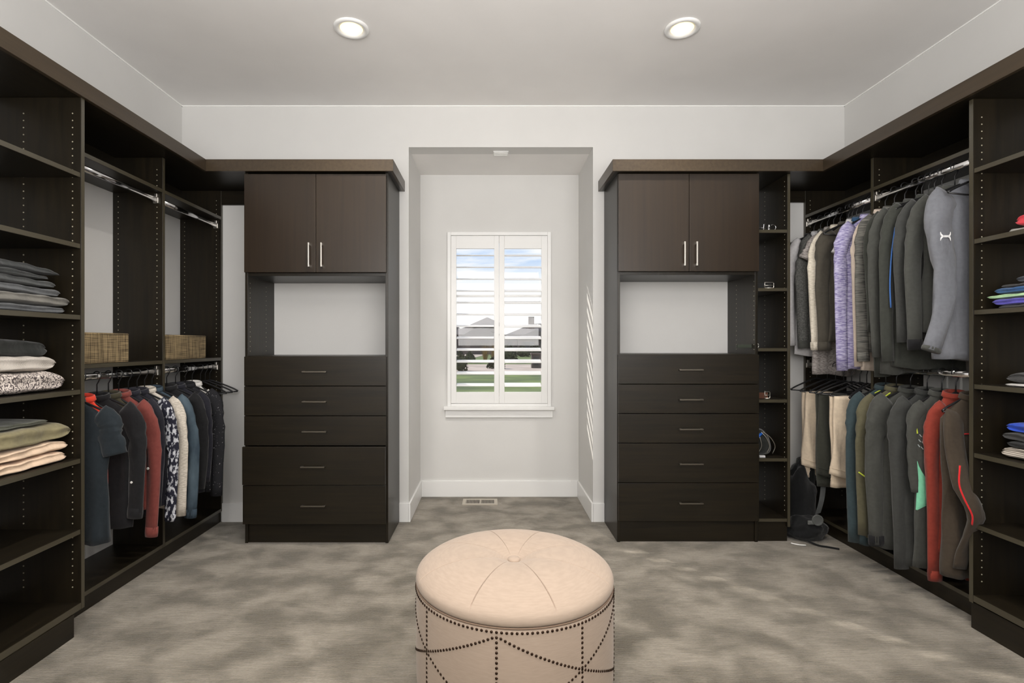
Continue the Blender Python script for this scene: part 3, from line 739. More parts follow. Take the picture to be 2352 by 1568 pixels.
garment('denim_jacket', 'washed blue denim jacket hanging in front of the middle divider panel', 'jacket', D=3.085, m=CL['denim'], W=.245, L=.64, T=.022, SL=.745, so=.03, srad=.058, seed=9, cuff=CL['denim'], extra=[button(.205, -.036, -.71, CL['nick'] if 'nick' in CL else M['nickel'], .007)], **kw)
garment('black_blouse', 'plain black long top, first past the divider on the lower left rod', 'shirt', D=3.225, m=CL['black'], W=.242, L=.67, T=.032, SL=.62, so=.01, srad=.055, seed=10, extra=[surf_button(290, -.13, CL['pearl'], .006)], **kw)
garment('black_cardigan', 'second plain black top, between the first black top and the speckled top', 'sweater', D=3.315, m=CL['navy_black'], W=.235, L=.66, T=.03, SL=.60, srad=.05, seed=11, **kw)
garment('speckled_top', 'black long-sleeved top speckled with white near the left corner', 'sweater', D=3.42, m=CL['speckle'], W=.238, L=.68, T=.032, SL=.72, so=.008, srad=.066, seed=12, extra=[], **kw)
garment('white_blouse', 'white blouse showing behind the speckled black top', 'shirt', D=3.50, m=CL['white'], W=.185, L=.52, T=.024, SL=.42, so=.0, srad=.045, seed=13, **kw)
for i, y in enumerate((3.60, 3.66, 3.72)): hanger(LLR[0], y, LLR[1], 1, ('empty black hanger next to the white blouse, lower left rod', 'middle empty black hanger of three near the left corner', 'empty black hanger closest to the left corner')[i], 'empty hangers on the lower left rod', R((-4, 3, 8)[i]))

# ---- right upper rod
gU = 'tops hanging on the upper right rod'
kw = dict(group=gU, side='right', rodx=RUR[0], rodz=RUR[1])
def emblem(t, pt, s, wid):
    # white sports emblem of two interlocking arcs on the upper sleeve
    for sg in (1, -1):
        pts = [(-.0235, .0145*sg), (-.0195, .0060*sg), (-.010, -.0005*sg), (0, -.0020*sg), (.010, -.0005*sg), (.0195, .0060*sg), (.0235, .0145*sg)]
        Q = spline([(a, b, 0) for a, b in pts], 25); rg = []
        for i, q in enumerate(Q):
            wv = .0024+.0036*abs(i-12)/12
            yy = -.0830+.22*max(0, (q.x)/.0235)**2*.008+.22*max(0, -q.x/.0235)**2*.008
            rg.append([(-.203+q.x, yy, -.27+q.y-wv), (-.203+q.x, yy, -.27+q.y+wv), (-.203+q.x, yy+.003, -.27+q.y+wv), (-.203+q.x, yy+.003, -.27+q.y-wv)])
        MB().loft(rg).build('emblem', mat('emblem_white', (.85, .85, .85), .5), t, off=(0, 0, 0))
garment('softshell_jacket', 'mid grey zip jacket with white sleeve emblem, nearest on the upper right rod', 'jacket', D=2.500, m=CL['grey_jacket'], W=.20, L=.84, T=.036, SL=.85, srad=.072, seed=21, sp_m=CL['grey_jacket'], cuff=CL['charcoal'], cufl=.016,
        path=[(W_, v_, z_) for W_, v_, z_ in ((.13, -.005, -.06), (.175, -.025, -.12), (.205, -.045, -.24), (.190, -.058, -.45), (.195, -.060, -.62), (.250, -.055, -.80))], extra=[emblem, piping([(330, -.10), (330, -.45), (330, -.80)], CL['charcoal'], .0015, 'seam')], hood=True, **kw)
garment('charcoal_jacket', 'dark charcoal zip jacket directly behind the mid grey jacket', 'jacket', D=2.60, m=CL['charcoal'], W=.215, L=.72, T=.030, SL=.79, so=.03, srad=.058, seed=22, cuff=CL['black'], hood=False, **kw)
garment('charcoal_pullover', 'charcoal pullover, second behind the mid grey jacket', 'sweater', D=2.675, m=CL['charcoal2'], W=.225, L=.74, T=.028, SL=.76, so=.02, srad=.052, seed=23, **kw)
garment('running_jacket', 'dark grey running jacket with a thin blue stripe down its side', 'jacket', D=2.755, m=CL['greenblack'], W=.238, L=.90, T=.030, SL=.86, so=.022, srad=.056, seed=24, extra=[free_tube([(.200, -.030, -.16), (.222, -.034, -.30), (.232, -.036, -.45), (.228, -.036, -.58)], CL['bluep'], .0035, 'stripe')], **kw)
garment('grey_hoodie', 'dark grey jersey top hanging right of the striped grey top', 'sweater', D=2.84, m=CL['charcoal'], W=.242, L=.92, T=.03, SL=.84, so=.012, srad=.055, seed=25, **kw)
garment('graphite_top', 'long graphite top hanging close to the striped grey top', 'sweater', D=2.915, m=CL['greenblack'], W=.225, L=.94, T=.026, SL=.70, so=.0, srad=.05, seed=26, **kw)
garment('space_dye_top', 'grey space-dyed striped long-sleeved top near the right divider', 'sweater', D=2.99, m=CL['greystripe'], W=.212, L=.82, T=.026, SL=.86, so=.012, srad=.056, seed=27, cuff=CL['greystripe'], **kw)
garment('blush_top', 'pale blush long top between the striped grey top and the lavender top', 'shirt', D=3.06, m=CL['blush'], W=.195, L=.93, T=.024, SL=.90, so=.006, srad=.045, seed=28, **kw)
garment('lavender_top', 'heathered lavender long-sleeved top on the upper right rod', 'shirt', D=3.175, m=CL['lavender'], W=.208, L=.93, T=.026, SL=.93, so=.012, srad=.058, seed=29, hem=1.08, **kw)
garment('blue_jersey', 'petrol blue jersey left of the lavender top', 'shirt', D=3.245, m=CL['blue'], W=.14, L=.70, T=.022, SL=.60, so=-.01, srad=.042, seed=30, extra=[piping([(200, -.20), (270, -.205), (350, -.20)], CL['white'], .0025, 'stripe')], **kw)
garment('white_tee', 'white t-shirt whose hem shows beside the petrol blue jersey', 'shirt', D=3.30, m=CL['offwhite'], W=.09, L=.70, T=.02, SL=.2, sleeve='short', srad=.03, seed=31, fold=.5, **kw)
garment('taupe_sweater', 'dark taupe wool sweater right of the cream knit sweater', 'sweater', D=3.375, m=CL['olive'], W=.195, L=.76, T=.030, SL=.80, so=.008, srad=.066, seed=32, cuff=CL['olive'], **kw)
garment('cream_sweater', 'cream knit sweater between the taupe sweater and the charcoal melange sweater', 'sweater', D=3.455, m=CL['cream'], W=.195, L=.74, T=.028, SL=.80, so=.008, srad=.062, seed=33, cuff=CL['cream'], **kw)
garment('heather_tee', 'grey heather long t-shirt hanging below the cream sweater', 'shirt', D=3.52, m=CL['hgrey'], W=.15, L=.97, T=.022, sleeve='short', SL=.2, srad=.04, seed=34, hem=1.0, **kw)
garment('melange_sweater', 'charcoal melange sweater beside the white shirt near the corner', 'sweater', D=3.585, m=CL['char_tweed'], W=.190, L=.76, T=.028, SL=.79, so=.016, srad=.07, seed=35, cuff=CL['charcoal'], **kw)
garment('white_shirt', 'off-white long-sleeved shirt closest to the corner on the upper right rod', 'shirt', D=3.66, m=CL['offwhite'], W=.232, L=.84, T=.026, SL=.78, so=.02, srad=.055, seed=36, **kw)
garment('dark_tee', 'black top farthest in the corner behind the off-white shirt', 'shirt', D=3.735, m=CL['black'], W=.215, L=.35, T=.022, SL=.25, srad=.045, seed=37, sleeve='short', **kw)
for i, y in enumerate((2.44, 2.72, 2.80, 3.34)): hanger(RUR[0], y, RUR[1], 1, ('empty black hanger in front of the mid grey jacket, upper right rod', 'empty black hanger right of the blue-striped running jacket', 'empty black hanger left of the blue-striped running jacket', 'empty black hanger beside the white t-shirt hem, upper right rod')[i], 'empty hangers on the upper right rod', R((5, -6, 4, 3)[i]))

# ---- right lower rod
gB = 'clothes hanging on the lower right rod'
kw = dict(group=gB, side='right', rodx=RLR[0], rodz=RLR[1])
def marks(t, pt, s, wid):
    mb = MB()
    for i in range(3):
        for j in range(4):
            th = 296+10*j+4*i; z = -.245-.026*i+.010*j
            a = pt(R(th), z, .004); b_ = pt(R(th+6), z+.012, .004); mb.tube([a, b_], .0022, 5)
    mb.build('reflective_marks', CL['ltgrey'], t, off=(0, 0, 0))
garment('brown_track_jacket', 'brown-grey fleece jacket with bright red piping, nearest on the lower right rod', 'jacket', D=2.50, m=CL['brown'], W=.155, L=.86, T=.034, SL=.80, srad=.052, seed=41, collar=CL['brown'],
        path=[(.09, -.005, -.07), (.115, -.02, -.14), (.125, -.05, -.28), (.13, -.095, -.41), (.118, -.140, -.51), (.105, -.105, -.60), (.10, -.055, -.71), (.10, -.04, -.80)],
        extra=[piping([(200, -.05), (240, -.09), (262, -.16), (275, -.24)], CL['redp'], .0034), piping([(275, -.165), (300, -.17), (330, -.17)], CL['redp'], .0034),
               free_tube([(.165, -.112, -.30), (.18, -.125, -.38), (.172, -.14, -.44), (.152, -.158, -.51), (.14, -.145, -.56)], CL['redp'], .0036, 'piping')], **kw)
garment('red_pullover', 'brick red zip-neck pullover left of the brown jacket', 'sweater', D=2.595, m=CL['red'], W=.150, L=.78, T=.028, SL=.91, so=.0, srad=.056, seed=42, cuff=CL['red'], **kw)
garment('mint_panel_jacket', 'charcoal running top with mint side panel and silver dashes', 'jacket', D=2.675, m=CL['charcoal'], W=.19, L=.88, T=.028, SL=.50, so=-.015, srad=.045, seed=43, collar=True,
        extra=[patch(lambda k: (352-(4+64*max(0, math.sin(math.pi*k**1.7))), 356, -.34-.25*k), CL['mint'], 'side_panel'), marks, piping([(340, -.20), (346, -.155)], CL['yellow'], .0035)], **kw)
garment('charcoal_fleece', 'large plain charcoal fleece between the hooded jacket and the mint-panelled top', 'sweater', D=2.765, m=CL['charcoal2'], W=.195, L=.90, T=.032, SL=.93, so=-.01, srad=.066, seed=44, **kw)
garment('hooded_jacket', 'charcoal hooded jacket with a silver drawstring on the lower right rod', 'jacket', D=2.875, m=CL['charcoal'], W=.222, L=.86, T=.034, SL=.84, so=.01, srad=.072, seed=45, hood=True, cuff=CL['black'],
        extra=[free_tube([(.02, -.05, -.08), (.04, -.056, -.13), (.03, -.058, -.19), (.05, -.060, -.23)], CL['greyline'], .0028, 'drawstring')], **kw)
garment('olive_fleece', 'olive fleece with neon yellow piping beside the slate teal fleece', 'sweater', D=2.975, m=CL['olivef'], W=.22, L=.85, T=.028, SL=.83, so=.01, srad=.055, seed=46,
        extra=[piping([(300, -.02), (318, -.06), (330, -.10)], CL['yellow'], .0035), free_tube([(.190, -.046, -.50), (.215, -.044, -.485), (.240, -.036, -.465)], CL['yellow'], .0038, 'piping')], **kw)
garment('teal_fleece', 'slate teal fleece jacket next to the cream trousers', 'sweater', D=3.055, m=CL['teal'], W=.222, L=.92, T=.030, SL=.90, so=.006, srad=.06, seed=47, extra=[piping([(250, -.005), (270, .005), (300, -.012), (318, -.03)], CL['yellow'], .003)], **kw)
def trousers(name, label, D, m, W, L, T, seed, extra_hem=True, yaw=0, u0=.0):
    s = -1; z0 = RLR[1]-.19
    t = thing(name, (RLR[0], D, z0), label, 'trousers', 'trousers folded over hangers on the lower right rod', yaw)
    rnd = random.Random(seed); ph = [rnd.uniform(0, 6) for _ in range(4)]
    for leg in (0, 1):
        rings = []; LL = L-(.0 if leg == 0 else .055); dv = (-.5 if leg == 0 else .5)*T*1.05
        if leg == 1: LL = L
        else: LL = L-.06
        for i in range(24):
            k = i/23; z = .012-LL*k; ww = W*(.94+.12*k) if leg == 0 else W*(.95-.06*k)
            uc = u0+.004*math.sin(k*4+ph[1])+(.012*k if leg == 0 else 0); ring = []
            for j in range(28):
                th = 2*math.pi*j/28; c_, s_ = math.cos(th), math.sin(th)
                u = ww*math.copysign(abs(c_)**.6, c_); v = T*.5*math.copysign(abs(s_)**.7, s_)
                v += .009*sm(k*3)*(math.sin(u*60+ph[2]+k*6)+.6*noise.noise(Vector((u*14, k*7, seed))))
                ring.append((s*(u+uc), v+dv, z+(.03*u/W*k if leg == 0 else 0)))
            rings.append(ring)
        lg_ = MB().loft(rings).build('trouser_leg', m, t, smooth=True, off=(0, 0, 0))
        r2 = rings[-3]; r3 = rings[-2]
        MB().tube([(p[0]*1.0, p[1]+(-.002 if p[1] < dv else .002), p[2]) for p in r2]+[r2[0]], .0016, 5).build('hem_stitch', m, lg_, off=(0, 0, 0))
    hanger(RLR[0], D, RLR[1], 1, 'black plastic hanger holding the '+label.split(',')[0], None, yaw)
    return t
trousers('chino_trousers', 'cream chino trousers beside the slate teal fleece', 3.27, CL['chino'], .105, .575, .040, 51, u0=.075)
trousers('dark_trousers', 'dark olive trousers hanging between two cream pairs', 3.42, CL['darkpant'], .095, .61, .034, 52, u0=.08)
trousers('chino_trousers', 'cream chino trousers closest to the corner', 3.585, CL['chino'], .10, .59, .042, 53, u0=.07)
for i, (y, a) in enumerate(((3.17, 20), (3.21, 28), (3.345, -10), (3.50, 6), (3.70, 2))): hanger(RLR[0], y, RLR[1], 1, ('empty black hanger just left of the slate teal fleece', 'second empty black hanger left of the slate teal fleece', 'empty black hanger between the cream trousers and dark olive trousers', 'empty black hanger between the dark olive trousers and farther cream pair', 'empty black hanger at the right corner end of the lower rod')[i], 'empty hangers on the lower right rod', R(a))

# ================================================================== folded clothes
def folded(label, group, y0, y1, xf, depth, z0, h, m, side, seed, tilt=0, lay=2, droop=0, cat='folded clothes', name='folded_garment', rr=.5, trim=None, endr=.75):
    """soft folded garment; rounded fold faces the room (xf), ends at y0,y1"""
    s = 1 if side == 'left' else -1
    rnd = random.Random(seed); ph = [rnd.uniform(0, 6) for _ in range(5)]
    loc = (xf-s*depth/2, (y0+y1)/2, z0); t = thing(name, loc, label, cat, group)
    NL, NC = 40, 44; Ly = y1-y0
    for k_ in range(lay):
        hh = h/lay; zb = z0+hh*k_; rings = []; fat = 1.10 if lay > 1 else 1.0
        ins = rnd.uniform(0, .018)*(1 if k_ else 0)
        for i in range(NL):
            k = i/(NL-1); y = y0+Ly*k; e_ = min(k, 1-k)*Ly
            tp = math.sqrt(max(0, 1-(1-min(1, max(0, e_)/(hh*endr+.004)))**2))*.80+.20
            ring = []
            for j in range(NC):
                th = 2*math.pi*j/NC; c_, s_ = math.cos(th), math.sin(th)
                ex = .55 if c_ > 0 else .3
                u = depth/2*math.copysign(abs(c_)**ex, c_)*(.97+.03*tp); v = hh/2*fat*math.copysign(abs(s_)**.55, s_)*tp
                n_ = noise.noise(Vector((u*9+seed, y*8, k_*3.3+s_)))
                v += hh*.10*n_+.0015*math.sin(y*70+ph[0])*(1 if s_ > 0 else .2)
                u += .010*noise.noise(Vector((y*7, seed, k_*2)))+.003*math.sin(y*55+ph[1]+u*20)
                if c_ > 0: u -= min(.014, hh*.35)*math.exp(-((s_+.15*math.sin(y*9+ph[2]))/.22)**2)*c_
                zz = zb+hh/2+v+tilt*(y-y0)-droop*sm((k-.5)*2)
                if k_ == 0: zz = max(zz, z0+.0005+max(0, 0))
                ring.append((xf-s*(depth/2-u+ins)+0, y, zz))
            rings.append(ring)
        MB().loft(rings).build('fold', m if not (trim and k_ == 0) else trim, t, smooth=True)
    return t
sh3, sh4, sh5 = 1.4325, 1.0955, .7835
g = 'dark trousers folded on the left tower'
dkg = C('faded_black_denim', (74, 76, 76)); dkg2 = C('slate_cotton', (92, 94, 96)); dkg3 = C('grey_black_cotton', (60, 62, 62)); dkg4 = C('warm_grey_denim', (112, 110, 104))
hs = [(.032, 2.320, dkg2, 'bottom'), (.046, 2.345, dkg4, 'second from bottom'), (.036, 2.305, dkg2, 'third from bottom'), (.032, 2.275, dkg, 'fourth from bottom'), (.026, 2.235, dkg3, 'fifth from bottom'), (.034, 2.300, dkg3, 'topmost')]
z = sh3
for i, (h, y1, m_, w_) in enumerate(hs):
    folded('%s folded dark grey trousers in the six-high stack on the left tower' % w_, g, 1.80+.01*i, y1, -1.885+.006*math.sin(i*2), .30, z, h, m_, 'left', 60+i, lay=1, cat='trousers', name='folded_trousers', droop=(0, 0, .006, .008, .012, .018)[i]); z += h-.0005
knit = heather('marled_knit', (70, 62, 64), (214, 204, 196), (170, 170, 150), .42, .55); knit2 = striped('ribbed_pale_knit', (150, 146, 142), (212, 204, 194), 60, 'Y', .6, 1)
folded('chunky marled black and white knit sweater folded at the bottom of its stack', 'knit sweaters folded on the left tower', 1.80, 2.312, -1.880, .30, sh4, .090, knit, 'left', 71, lay=1, endr=.55, cat='sweater', name='folded_sweater')
folded('pale ribbed knit sweater folded on top of the marled sweater', 'knit sweaters folded on the left tower', 1.84, 2.285, -1.895, .28, sh4+.089, .066, knit2, 'left', 72, lay=1, endr=.6, cat='sweater', name='folded_sweater')
folded('puffy black sweater folded on top of the pale ribbed sweater', 'knit sweaters folded on the left tower', 1.84, 2.265, -1.915, .26, sh4+.154, .075, C('black_fleece', (34, 36, 34)), 'left', 73, lay=1, cat='sweater', name='folded_sweater', droop=.01)
pch = C('pale_peach_cotton', (226, 200, 174)); oli = C('sage_olive_cotton', (136, 128, 98)); gg = C('grey_green_cotton', (92, 94, 84))
g = 'light trousers folded on the left tower'
folded('lower pale peach trousers at the bottom of the light stack', g, 1.80, 2.320, -1.880, .30, sh5, .046, pch, 'left', 81, lay=1, cat='trousers', name='folded_trousers')
folded('upper pale peach trousers under the olive pair', g, 1.80, 2.328, -1.884, .30, sh5+.046, .050, pch, 'left', 82, lay=1, cat='trousers', name='folded_trousers')
folded('thick sage olive trousers with rolled waist folded above the peach pairs', g, 1.80, 2.345, -1.880, .30, sh5+.096, .078, oli, 'left', 83, lay=1, endr=.6, cat='trousers', name='folded_trousers')
folded('thin grey-green trousers on top of the olive pair', g, 1.80, 2.25, -1.905, .27, sh5+.174, .024, gg, 'left', 84, lay=1, cat='trousers', name='folded_trousers')
# right tower
rz = lambda z: z+.0235
g = 'folded clothes on the right tower'
red = C('coral_red_jersey', (214, 60, 72)); gry = C('cool_grey_jersey', (150, 148, 142)); rb = C('royal_blue_jersey', (44, 78, 190)); stb = C('steel_blue_jersey', (56, 92, 140)); mn = C('pale_mint_jersey', (170, 205, 160)); pu = C('violet_jersey', (92, 86, 178)); bk = C('black_jersey', (44, 45, 46)); bk2 = C('soft_black_jersey', (62, 62, 62))
z = rz(1.754)
folded('flat light grey top under the coral red top', g, 1.86, 2.262, 2.235, .28, z, .020, gry, 'right', 91, lay=1); folded('coral red top folded on the light grey one', g, 1.86, 2.245, 2.245, .26, z+.020, .056, red, 'right', 92, lay=1)
z = rz(1.432)
for (h, y1, m_, lab, xf) in ((.014, 2.31, bk2, 'dark top at the bottom of the rainbow stack', 2.235), (.030, 2.326, pu, 'violet top folded below the mint top', 2.225), (.020, 2.345, mn, 'pale mint top folded in the middle of the rainbow stack', 2.222), (.028, 2.325, stb, 'steel blue top folded above the mint top', 2.228), (.014, 2.30, bk2, 'thin charcoal top folded on the steel blue top', 2.24), (.034, 2.25, C('slate_jersey', (70, 74, 82)), 'slate grey top on the very top of the rainbow stack', 2.25)):
    folded(lab, g, 1.86, y1, xf, .28, z, h, m_, 'right', int(h*1000)+90, lay=1); z += h-.0003
z = rz(1.095)
folded('white t-shirt folded flat under the black t-shirt', g, 1.86, 2.268, 2.228, .28, z, .013, CL['white'], 'right', 111, lay=1); folded('black t-shirt folded over the white t-shirt', g, 1.86, 2.275, 2.235, .28, z+.013, .048, bk2, 'right', 112, lay=1, tilt=0)
z = rz(.783)
stripe = striped('grey_white_stripes', (120, 112, 104), (196, 188, 176), 45, 'Z', .8, 1)
for (h, y1, m_, lab) in ((.050, 2.29, stripe, 'grey and white striped top at the bottom of the blue-topped stack'), (.030, 2.265, bk, 'black top folded above the striped top'), (.036, 2.285, bk2, 'soft black top folded under the royal blue top'), (.042, 2.27, rb, 'royal blue top folded on the black tops')):
    folded(lab, g, 1.86, y1, 2.23, .28, z, h, m_, 'right', int(h*1000)+120, lay=1 if h > .035 else 1); z += h-.0003

# ================================================================== small things on the narrow shelf column
def strap_roll(xc, yc, z, w_, mb=None):
    mb = MB(); P = []
    for i in range(60):
        a = i/59*6*math.pi; r = .018+.0030*a/ (math.pi); P.append((xc+r*math.cos(a), yc+r*math.sin(a)))
    th = .0015; rg = []
    for (a, b) in P: rg.append([(a-th, b, z), (a+th, b, z), (a+th, b, z+w_), (a-th, b, z+w_)])
    return mb.loft(rg)
def belt(label, z, col, xb, w_, sq, bw, ym=3.475, name='belt'):
    t = thing(name, (xb-.04, ym+.06, z), label, 'belt', 'belts rolled on the narrow shelf column')
    m_ = mat(name+'_leather', srgb(*col), .45)
    strap_roll(xb-.085, ym+.060, z, w_).build('coil', m_, t)
    box(xb-.135, xb-.012, ym, ym+.004, z+.001, z+w_+.001).build('strap', m_, t, bevel=.001)
    r = .0026; hgt = w_+.006; zc = z+hgt/2+.0
    P = [(xb-bw, ym-.003, z+r), (xb-.005, ym-.003, z+r), (xb, ym-.003, z+r+.005), (xb, ym-.003, z+hgt-.005), (xb-.005, ym-.003, z+hgt), (xb-bw, ym-.003, z+hgt), (xb-bw, ym-.003, z+r)]
    b_ = MB().tube(P, r*(1.35 if sq else 1), 8).build('buckle', M['nickel'], t, smooth=True)
    MB().tube([(xb-bw-.004, ym-.004, zc), (xb-.001, ym-.006, zc+.001)], r*.8, 8).build('prong', M['nickel'], b_, smooth=True)
belt('brown leather belt with silver prong buckle on the middle narrow shelf', .9375, (84, 52, 38), 1.853, .040, False, .034)
belt('black belt with wide square silver buckle on the second narrow shelf', 1.6695, (26, 26, 26), 1.878, .034, True, .060)
belt('dark green webbing belt with small ring end on the third narrow shelf', 1.2745, (48, 54, 44), 1.778, .022, False, .014)
# wristwatch / round metal buckles on the top shelf
t = thing('metal_bracelet', (1.86, 3.48, 2.0525), 'polished silver bracelet standing on the top narrow shelf', 'bracelet')
MB().tube([(1.872+.019*math.cos(R(a)), 3.47, 2.0525+.0215+.019*math.sin(R(a))) for a in range(-130, 131, 13)], .0028, 8).build('band', M['chrome'], t, smooth=True)
MB().tube([(1.848+.004*math.cos(R(a)), 3.475, 2.0745+.019*math.sin(R(a))) for a in range(0, 361, 20)], .0022, 8).build('inner_ring', M['chrome'], t, smooth=True)
t = thing('silver_pendant', (1.80, 3.48, 2.0525), 'thin silver bar with a crosspiece on the top narrow shelf', 'jewellery')
MB().tube([(1.757, 3.475, 2.074), (1.812, 3.475, 2.074)], .0024, 8).build('bar', M['chrome'], t, smooth=True)
MB().tube([(1.806, 3.475, 2.054), (1.812, 3.475, 2.062), (1.815, 3.475, 2.094), (1.812, 3.475, 2.098)], .0024, 8).build('crosspiece', M['chrome'], t, smooth=True)
# black wrap with reflective piping and blue strap (cap bag) on the fifth shelf
t = thing('sports_pouch', (1.83, 3.58, .5515), 'black sports pouch with silver piping and a blue strap on the narrow shelf column', 'bag')
zb = .5515; rings = []
pb = C('black_nylon', (38, 40, 38), sheen=.4, rough=.5)
for i in range(20):
    a = math.pi*i/19; rr = abs(math.sin(a))**.7*.085+.002; z_ = zb+.088-.0875*math.cos(a)
    rings.append([(1.836-.035*(z_-zb)/.18+rr*.85*math.cos(q)*(1+.08*math.sin(5*q)), 3.56+rr*.9*math.sin(q)*(1+.06*math.sin(4*q+z_*60)), z_+.006*math.sin(3*q)*math.sin(a)) for q in [2*math.pi*j/28 for j in range(28)]])
zmin = min(p[2] for r_ in rings for p in r_); rings = [[(x, y, z-zmin+zb) for x, y, z in r_] for r_ in rings]
bd = MB().loft(rings).build('body', pb, t, smooth=True)
for dx in (-.045, .008, .045):
    MB().tube(spline([(1.80+dx*.3, 3.49, zb+.165), (1.825+dx*.8, 3.476, zb+.125), (1.842+dx, 3.472, zb+.07), (1.825+dx*1.1, 3.480, zb+.02)], 16), .0026, 6).build('piping', M['nickel'], t, smooth=True)
MB().tube(spline([(1.757, 3.475, zb+.110), (1.775, 3.470, zb+.135), (1.793, 3.475, zb+.150), (1.806, 3.49, zb+.148)], 12), .009, 8).build('strap', mat('blue_webbing', srgb(30, 96, 190), .5), t, smooth=True)
box(1.775, 1.812, 3.452, 3.472, zb+.0002, zb+.012).build('care_tag', mat('white_tag', (.7, .7, .7), .6), t)

# ================================================================== black pack in the right corner
t = thing('black_backpack', (2.13, 3.52, 0), 'black strapped backpack slumped on the floor in the right corner', 'bag')
bp_ = C('black_canvas', (20, 21, 22), bump=.5)
def lump(c, r, seed, n=22, m=28):
    rg = []
    for i in range(n):
        a = math.pi*i/(n-1); row = []
        for j in range(m):
            q = 2*math.pi*j/m; d = Vector((math.sin(a)*math.cos(q), math.sin(a)*math.sin(q), math.cos(a)))
            k = 1+.28*noise.noise(d*1.7+Vector((seed, 0, 0)))+.08*noise.noise(d*5+Vector((0, seed, 0)))
            row.append((c[0]+r[0]*d.x*k, c[1]+r[1]*d.y*k, max(.001, c[2]+r[2]*d.z*k)))
        rg.append(row)
    return MB().loft(rg)
lump((2.125, 3.62, .20), (.115, .12, .26), 3).build('main_bag', bp_, t, smooth=True)
lump((2.10, 3.50, .07), (.13, .10, .085), 8).build('pocket', bp_, t, smooth=True)
lump((2.20, 3.66, .40), (.06, .08, .13), 11).build('top_flap', bp_, t, smooth=True)
stp = mat('grey_webbing', srgb(70, 72, 72), .6)
rg = []
for q in spline([(2.205, 3.46, .40), (2.175, 3.43, .30), (2.155, 3.42, .24), (2.14, 3.42, .19)], 14): rg.append([(q.x-.017, q.y, q.z-.006), (q.x+.017, q.y, q.z+.006), (q.x+.017, q.y+.004, q.z+.006), (q.x-.017, q.y+.004, q.z-.006)])
MB().loft(rg).build('strap', stp, t)
def ringy(xc, yc, zc, r0, r1, d): return MB().loft([[(xc+r*math.cos(2*math.pi*k/28), yc-dd, zc+r*math.sin(2*math.pi*k/28)) for k in range(28)] for r, dd in ((r1, 0), (r1, d), (r0, d), (r0, d*.4), (.001, d*.4))])
ringy(2.125, 3.405, .155, .027, .035, .010).build('dial', mat('grey_plastic', srgb(96, 98, 96), .4), t, smooth=False)
MB().box(2.065, 2.105, 3.400, 3.410, .125, .150).box(2.075, 2.087, 3.394, 3.400, .130, .144).build('buckle', mat('grey_buckle', srgb(104, 106, 104), .35), t, bevel=.002)
MB().tube(spline([(2.06, 3.42, .02), (2.10, 3.36, .008), (2.15, 3.33, .007), (2.20, 3.30, .006)], 14), .006, 8).build('strap', bp_, t, smooth=True)
tag(MB().tube(spline([(1.955, 3.405, .004), (1.975, 3.385, .004), (2.0, 3.372, .004), (2.03, 3.368, .004)], 14), .0035, 8).build('charging_cable', mat('white_cable', (.8, .8, .78), .5), smooth=True), 'short end of white cable on the carpet beside the narrow shelf column', 'cable')

# ================================================================== outside
GZ = -.40
lawn = mat('lawn', (.06, .10, .02), .95); noisy(lawn, srgb(62, 82, 30), srgb(104, 122, 52), (.5, .5, .5), 1, 8, .35, .65)
conc = mat('pale_concrete', (.5, .45, .4), .9); noisy(conc, srgb(168, 152, 138), srgb(196, 180, 166), (.6, .6, .6), 1, 6)
struct(box(-60, 60, 5.0, 160, GZ-.3, GZ).build('ground', lawn, off=(0, 0, 0)))
def slab(name, poly, z1, m): 
    return struct(MB().prism(poly, GZ-.01, z1, 'z').build(name, m, off=(0, 0, 0)))
slab('walkway', [(-8, 5.2), (8, 5.2), (8, 18.6), (-8, 17.4)], GZ+.02, conc)
slab('street', [(-60, 29), (60, 29), (60, 43.5), (-60, 43.5)], GZ+.02, conc)
slab('driveway', [(-9.5, 43.5), (-3.6, 43.5), (-.5, 88), (-9.0, 88)], GZ+.02, conc)
stone = mat('tan_stone', (.3, .25, .22), .9); noisy(stone, srgb(74, 64, 58), srgb(112, 98, 90), (1.2, 1.2, 2.4), 1, 4)
roofm = mat('grey_shingles', (.2, .18, .17), .9); noisy(roofm, srgb(74, 68, 66), srgb(104, 94, 90), (1, 1, 6), 1, 5)
fas = mat('fascia_brown', srgb(80, 66, 58), .7); gar = mat('brown_garage_door', srgb(62, 50, 46), .6); wing = mat('dark_window', (.02, .022, .025), .1)
def hip(mb, x0, x1, y0, y1, z0, z1, ov=.5, ridge=None):
    x0 -= ov; x1 += ov; y0 -= ov; y1 += ov; cx, cy = (x0+x1)/2, (y0+y1)/2; d = (y1-y0)/2; rx = max(0, (x1-x0)/2-d) if ridge is None else ridge
    mb.add([(x0, y0, z0), (x1, y0, z0), (x1, y1, z0), (x0, y1, z0), (cx-rx, cy, z1), (cx+rx, cy, z1)], [(0, 1, 5, 4), (1, 2, 5), (2, 3, 4, 5), (3, 0, 4), (0, 3, 2, 1)])
    return mb
def gable(mb, x0, x1, y0, y1, z0, z1, ov=.5):
    cx = (x0+x1)/2; mb.prism([(x0-ov, z0), (x1+ov, z0), (x1+ov, z0+.2), (cx, z1+.2), (x0-ov, z0+.2)], y0-ov, y1+ov, 'y'); return mb
H = thing('house', (-3, 92, GZ), 'stone house with garage doors across the street, seen through the left shutter', 'house', 'houses across the street')
MB().box(-8.2, 1.2, 88, 98, GZ, 3.0).box(-2.6, 1.2, 89.5, 96, 3.0, 4.6).build('wall', stone, H)
hip(MB(), -8.2, 1.2, 88, 98, 2.9, 4.6).build('roof', roofm, H)
hip(MB(), -2.6, 1.2, 89.5, 96, 4.6, 6.1, 1.0).build('roof', roofm, H)
gb = MB(); gable(gb, -4.6, .9, 86.6, 90, 2.4, 4.2, .4).build('roof', roofm, H)
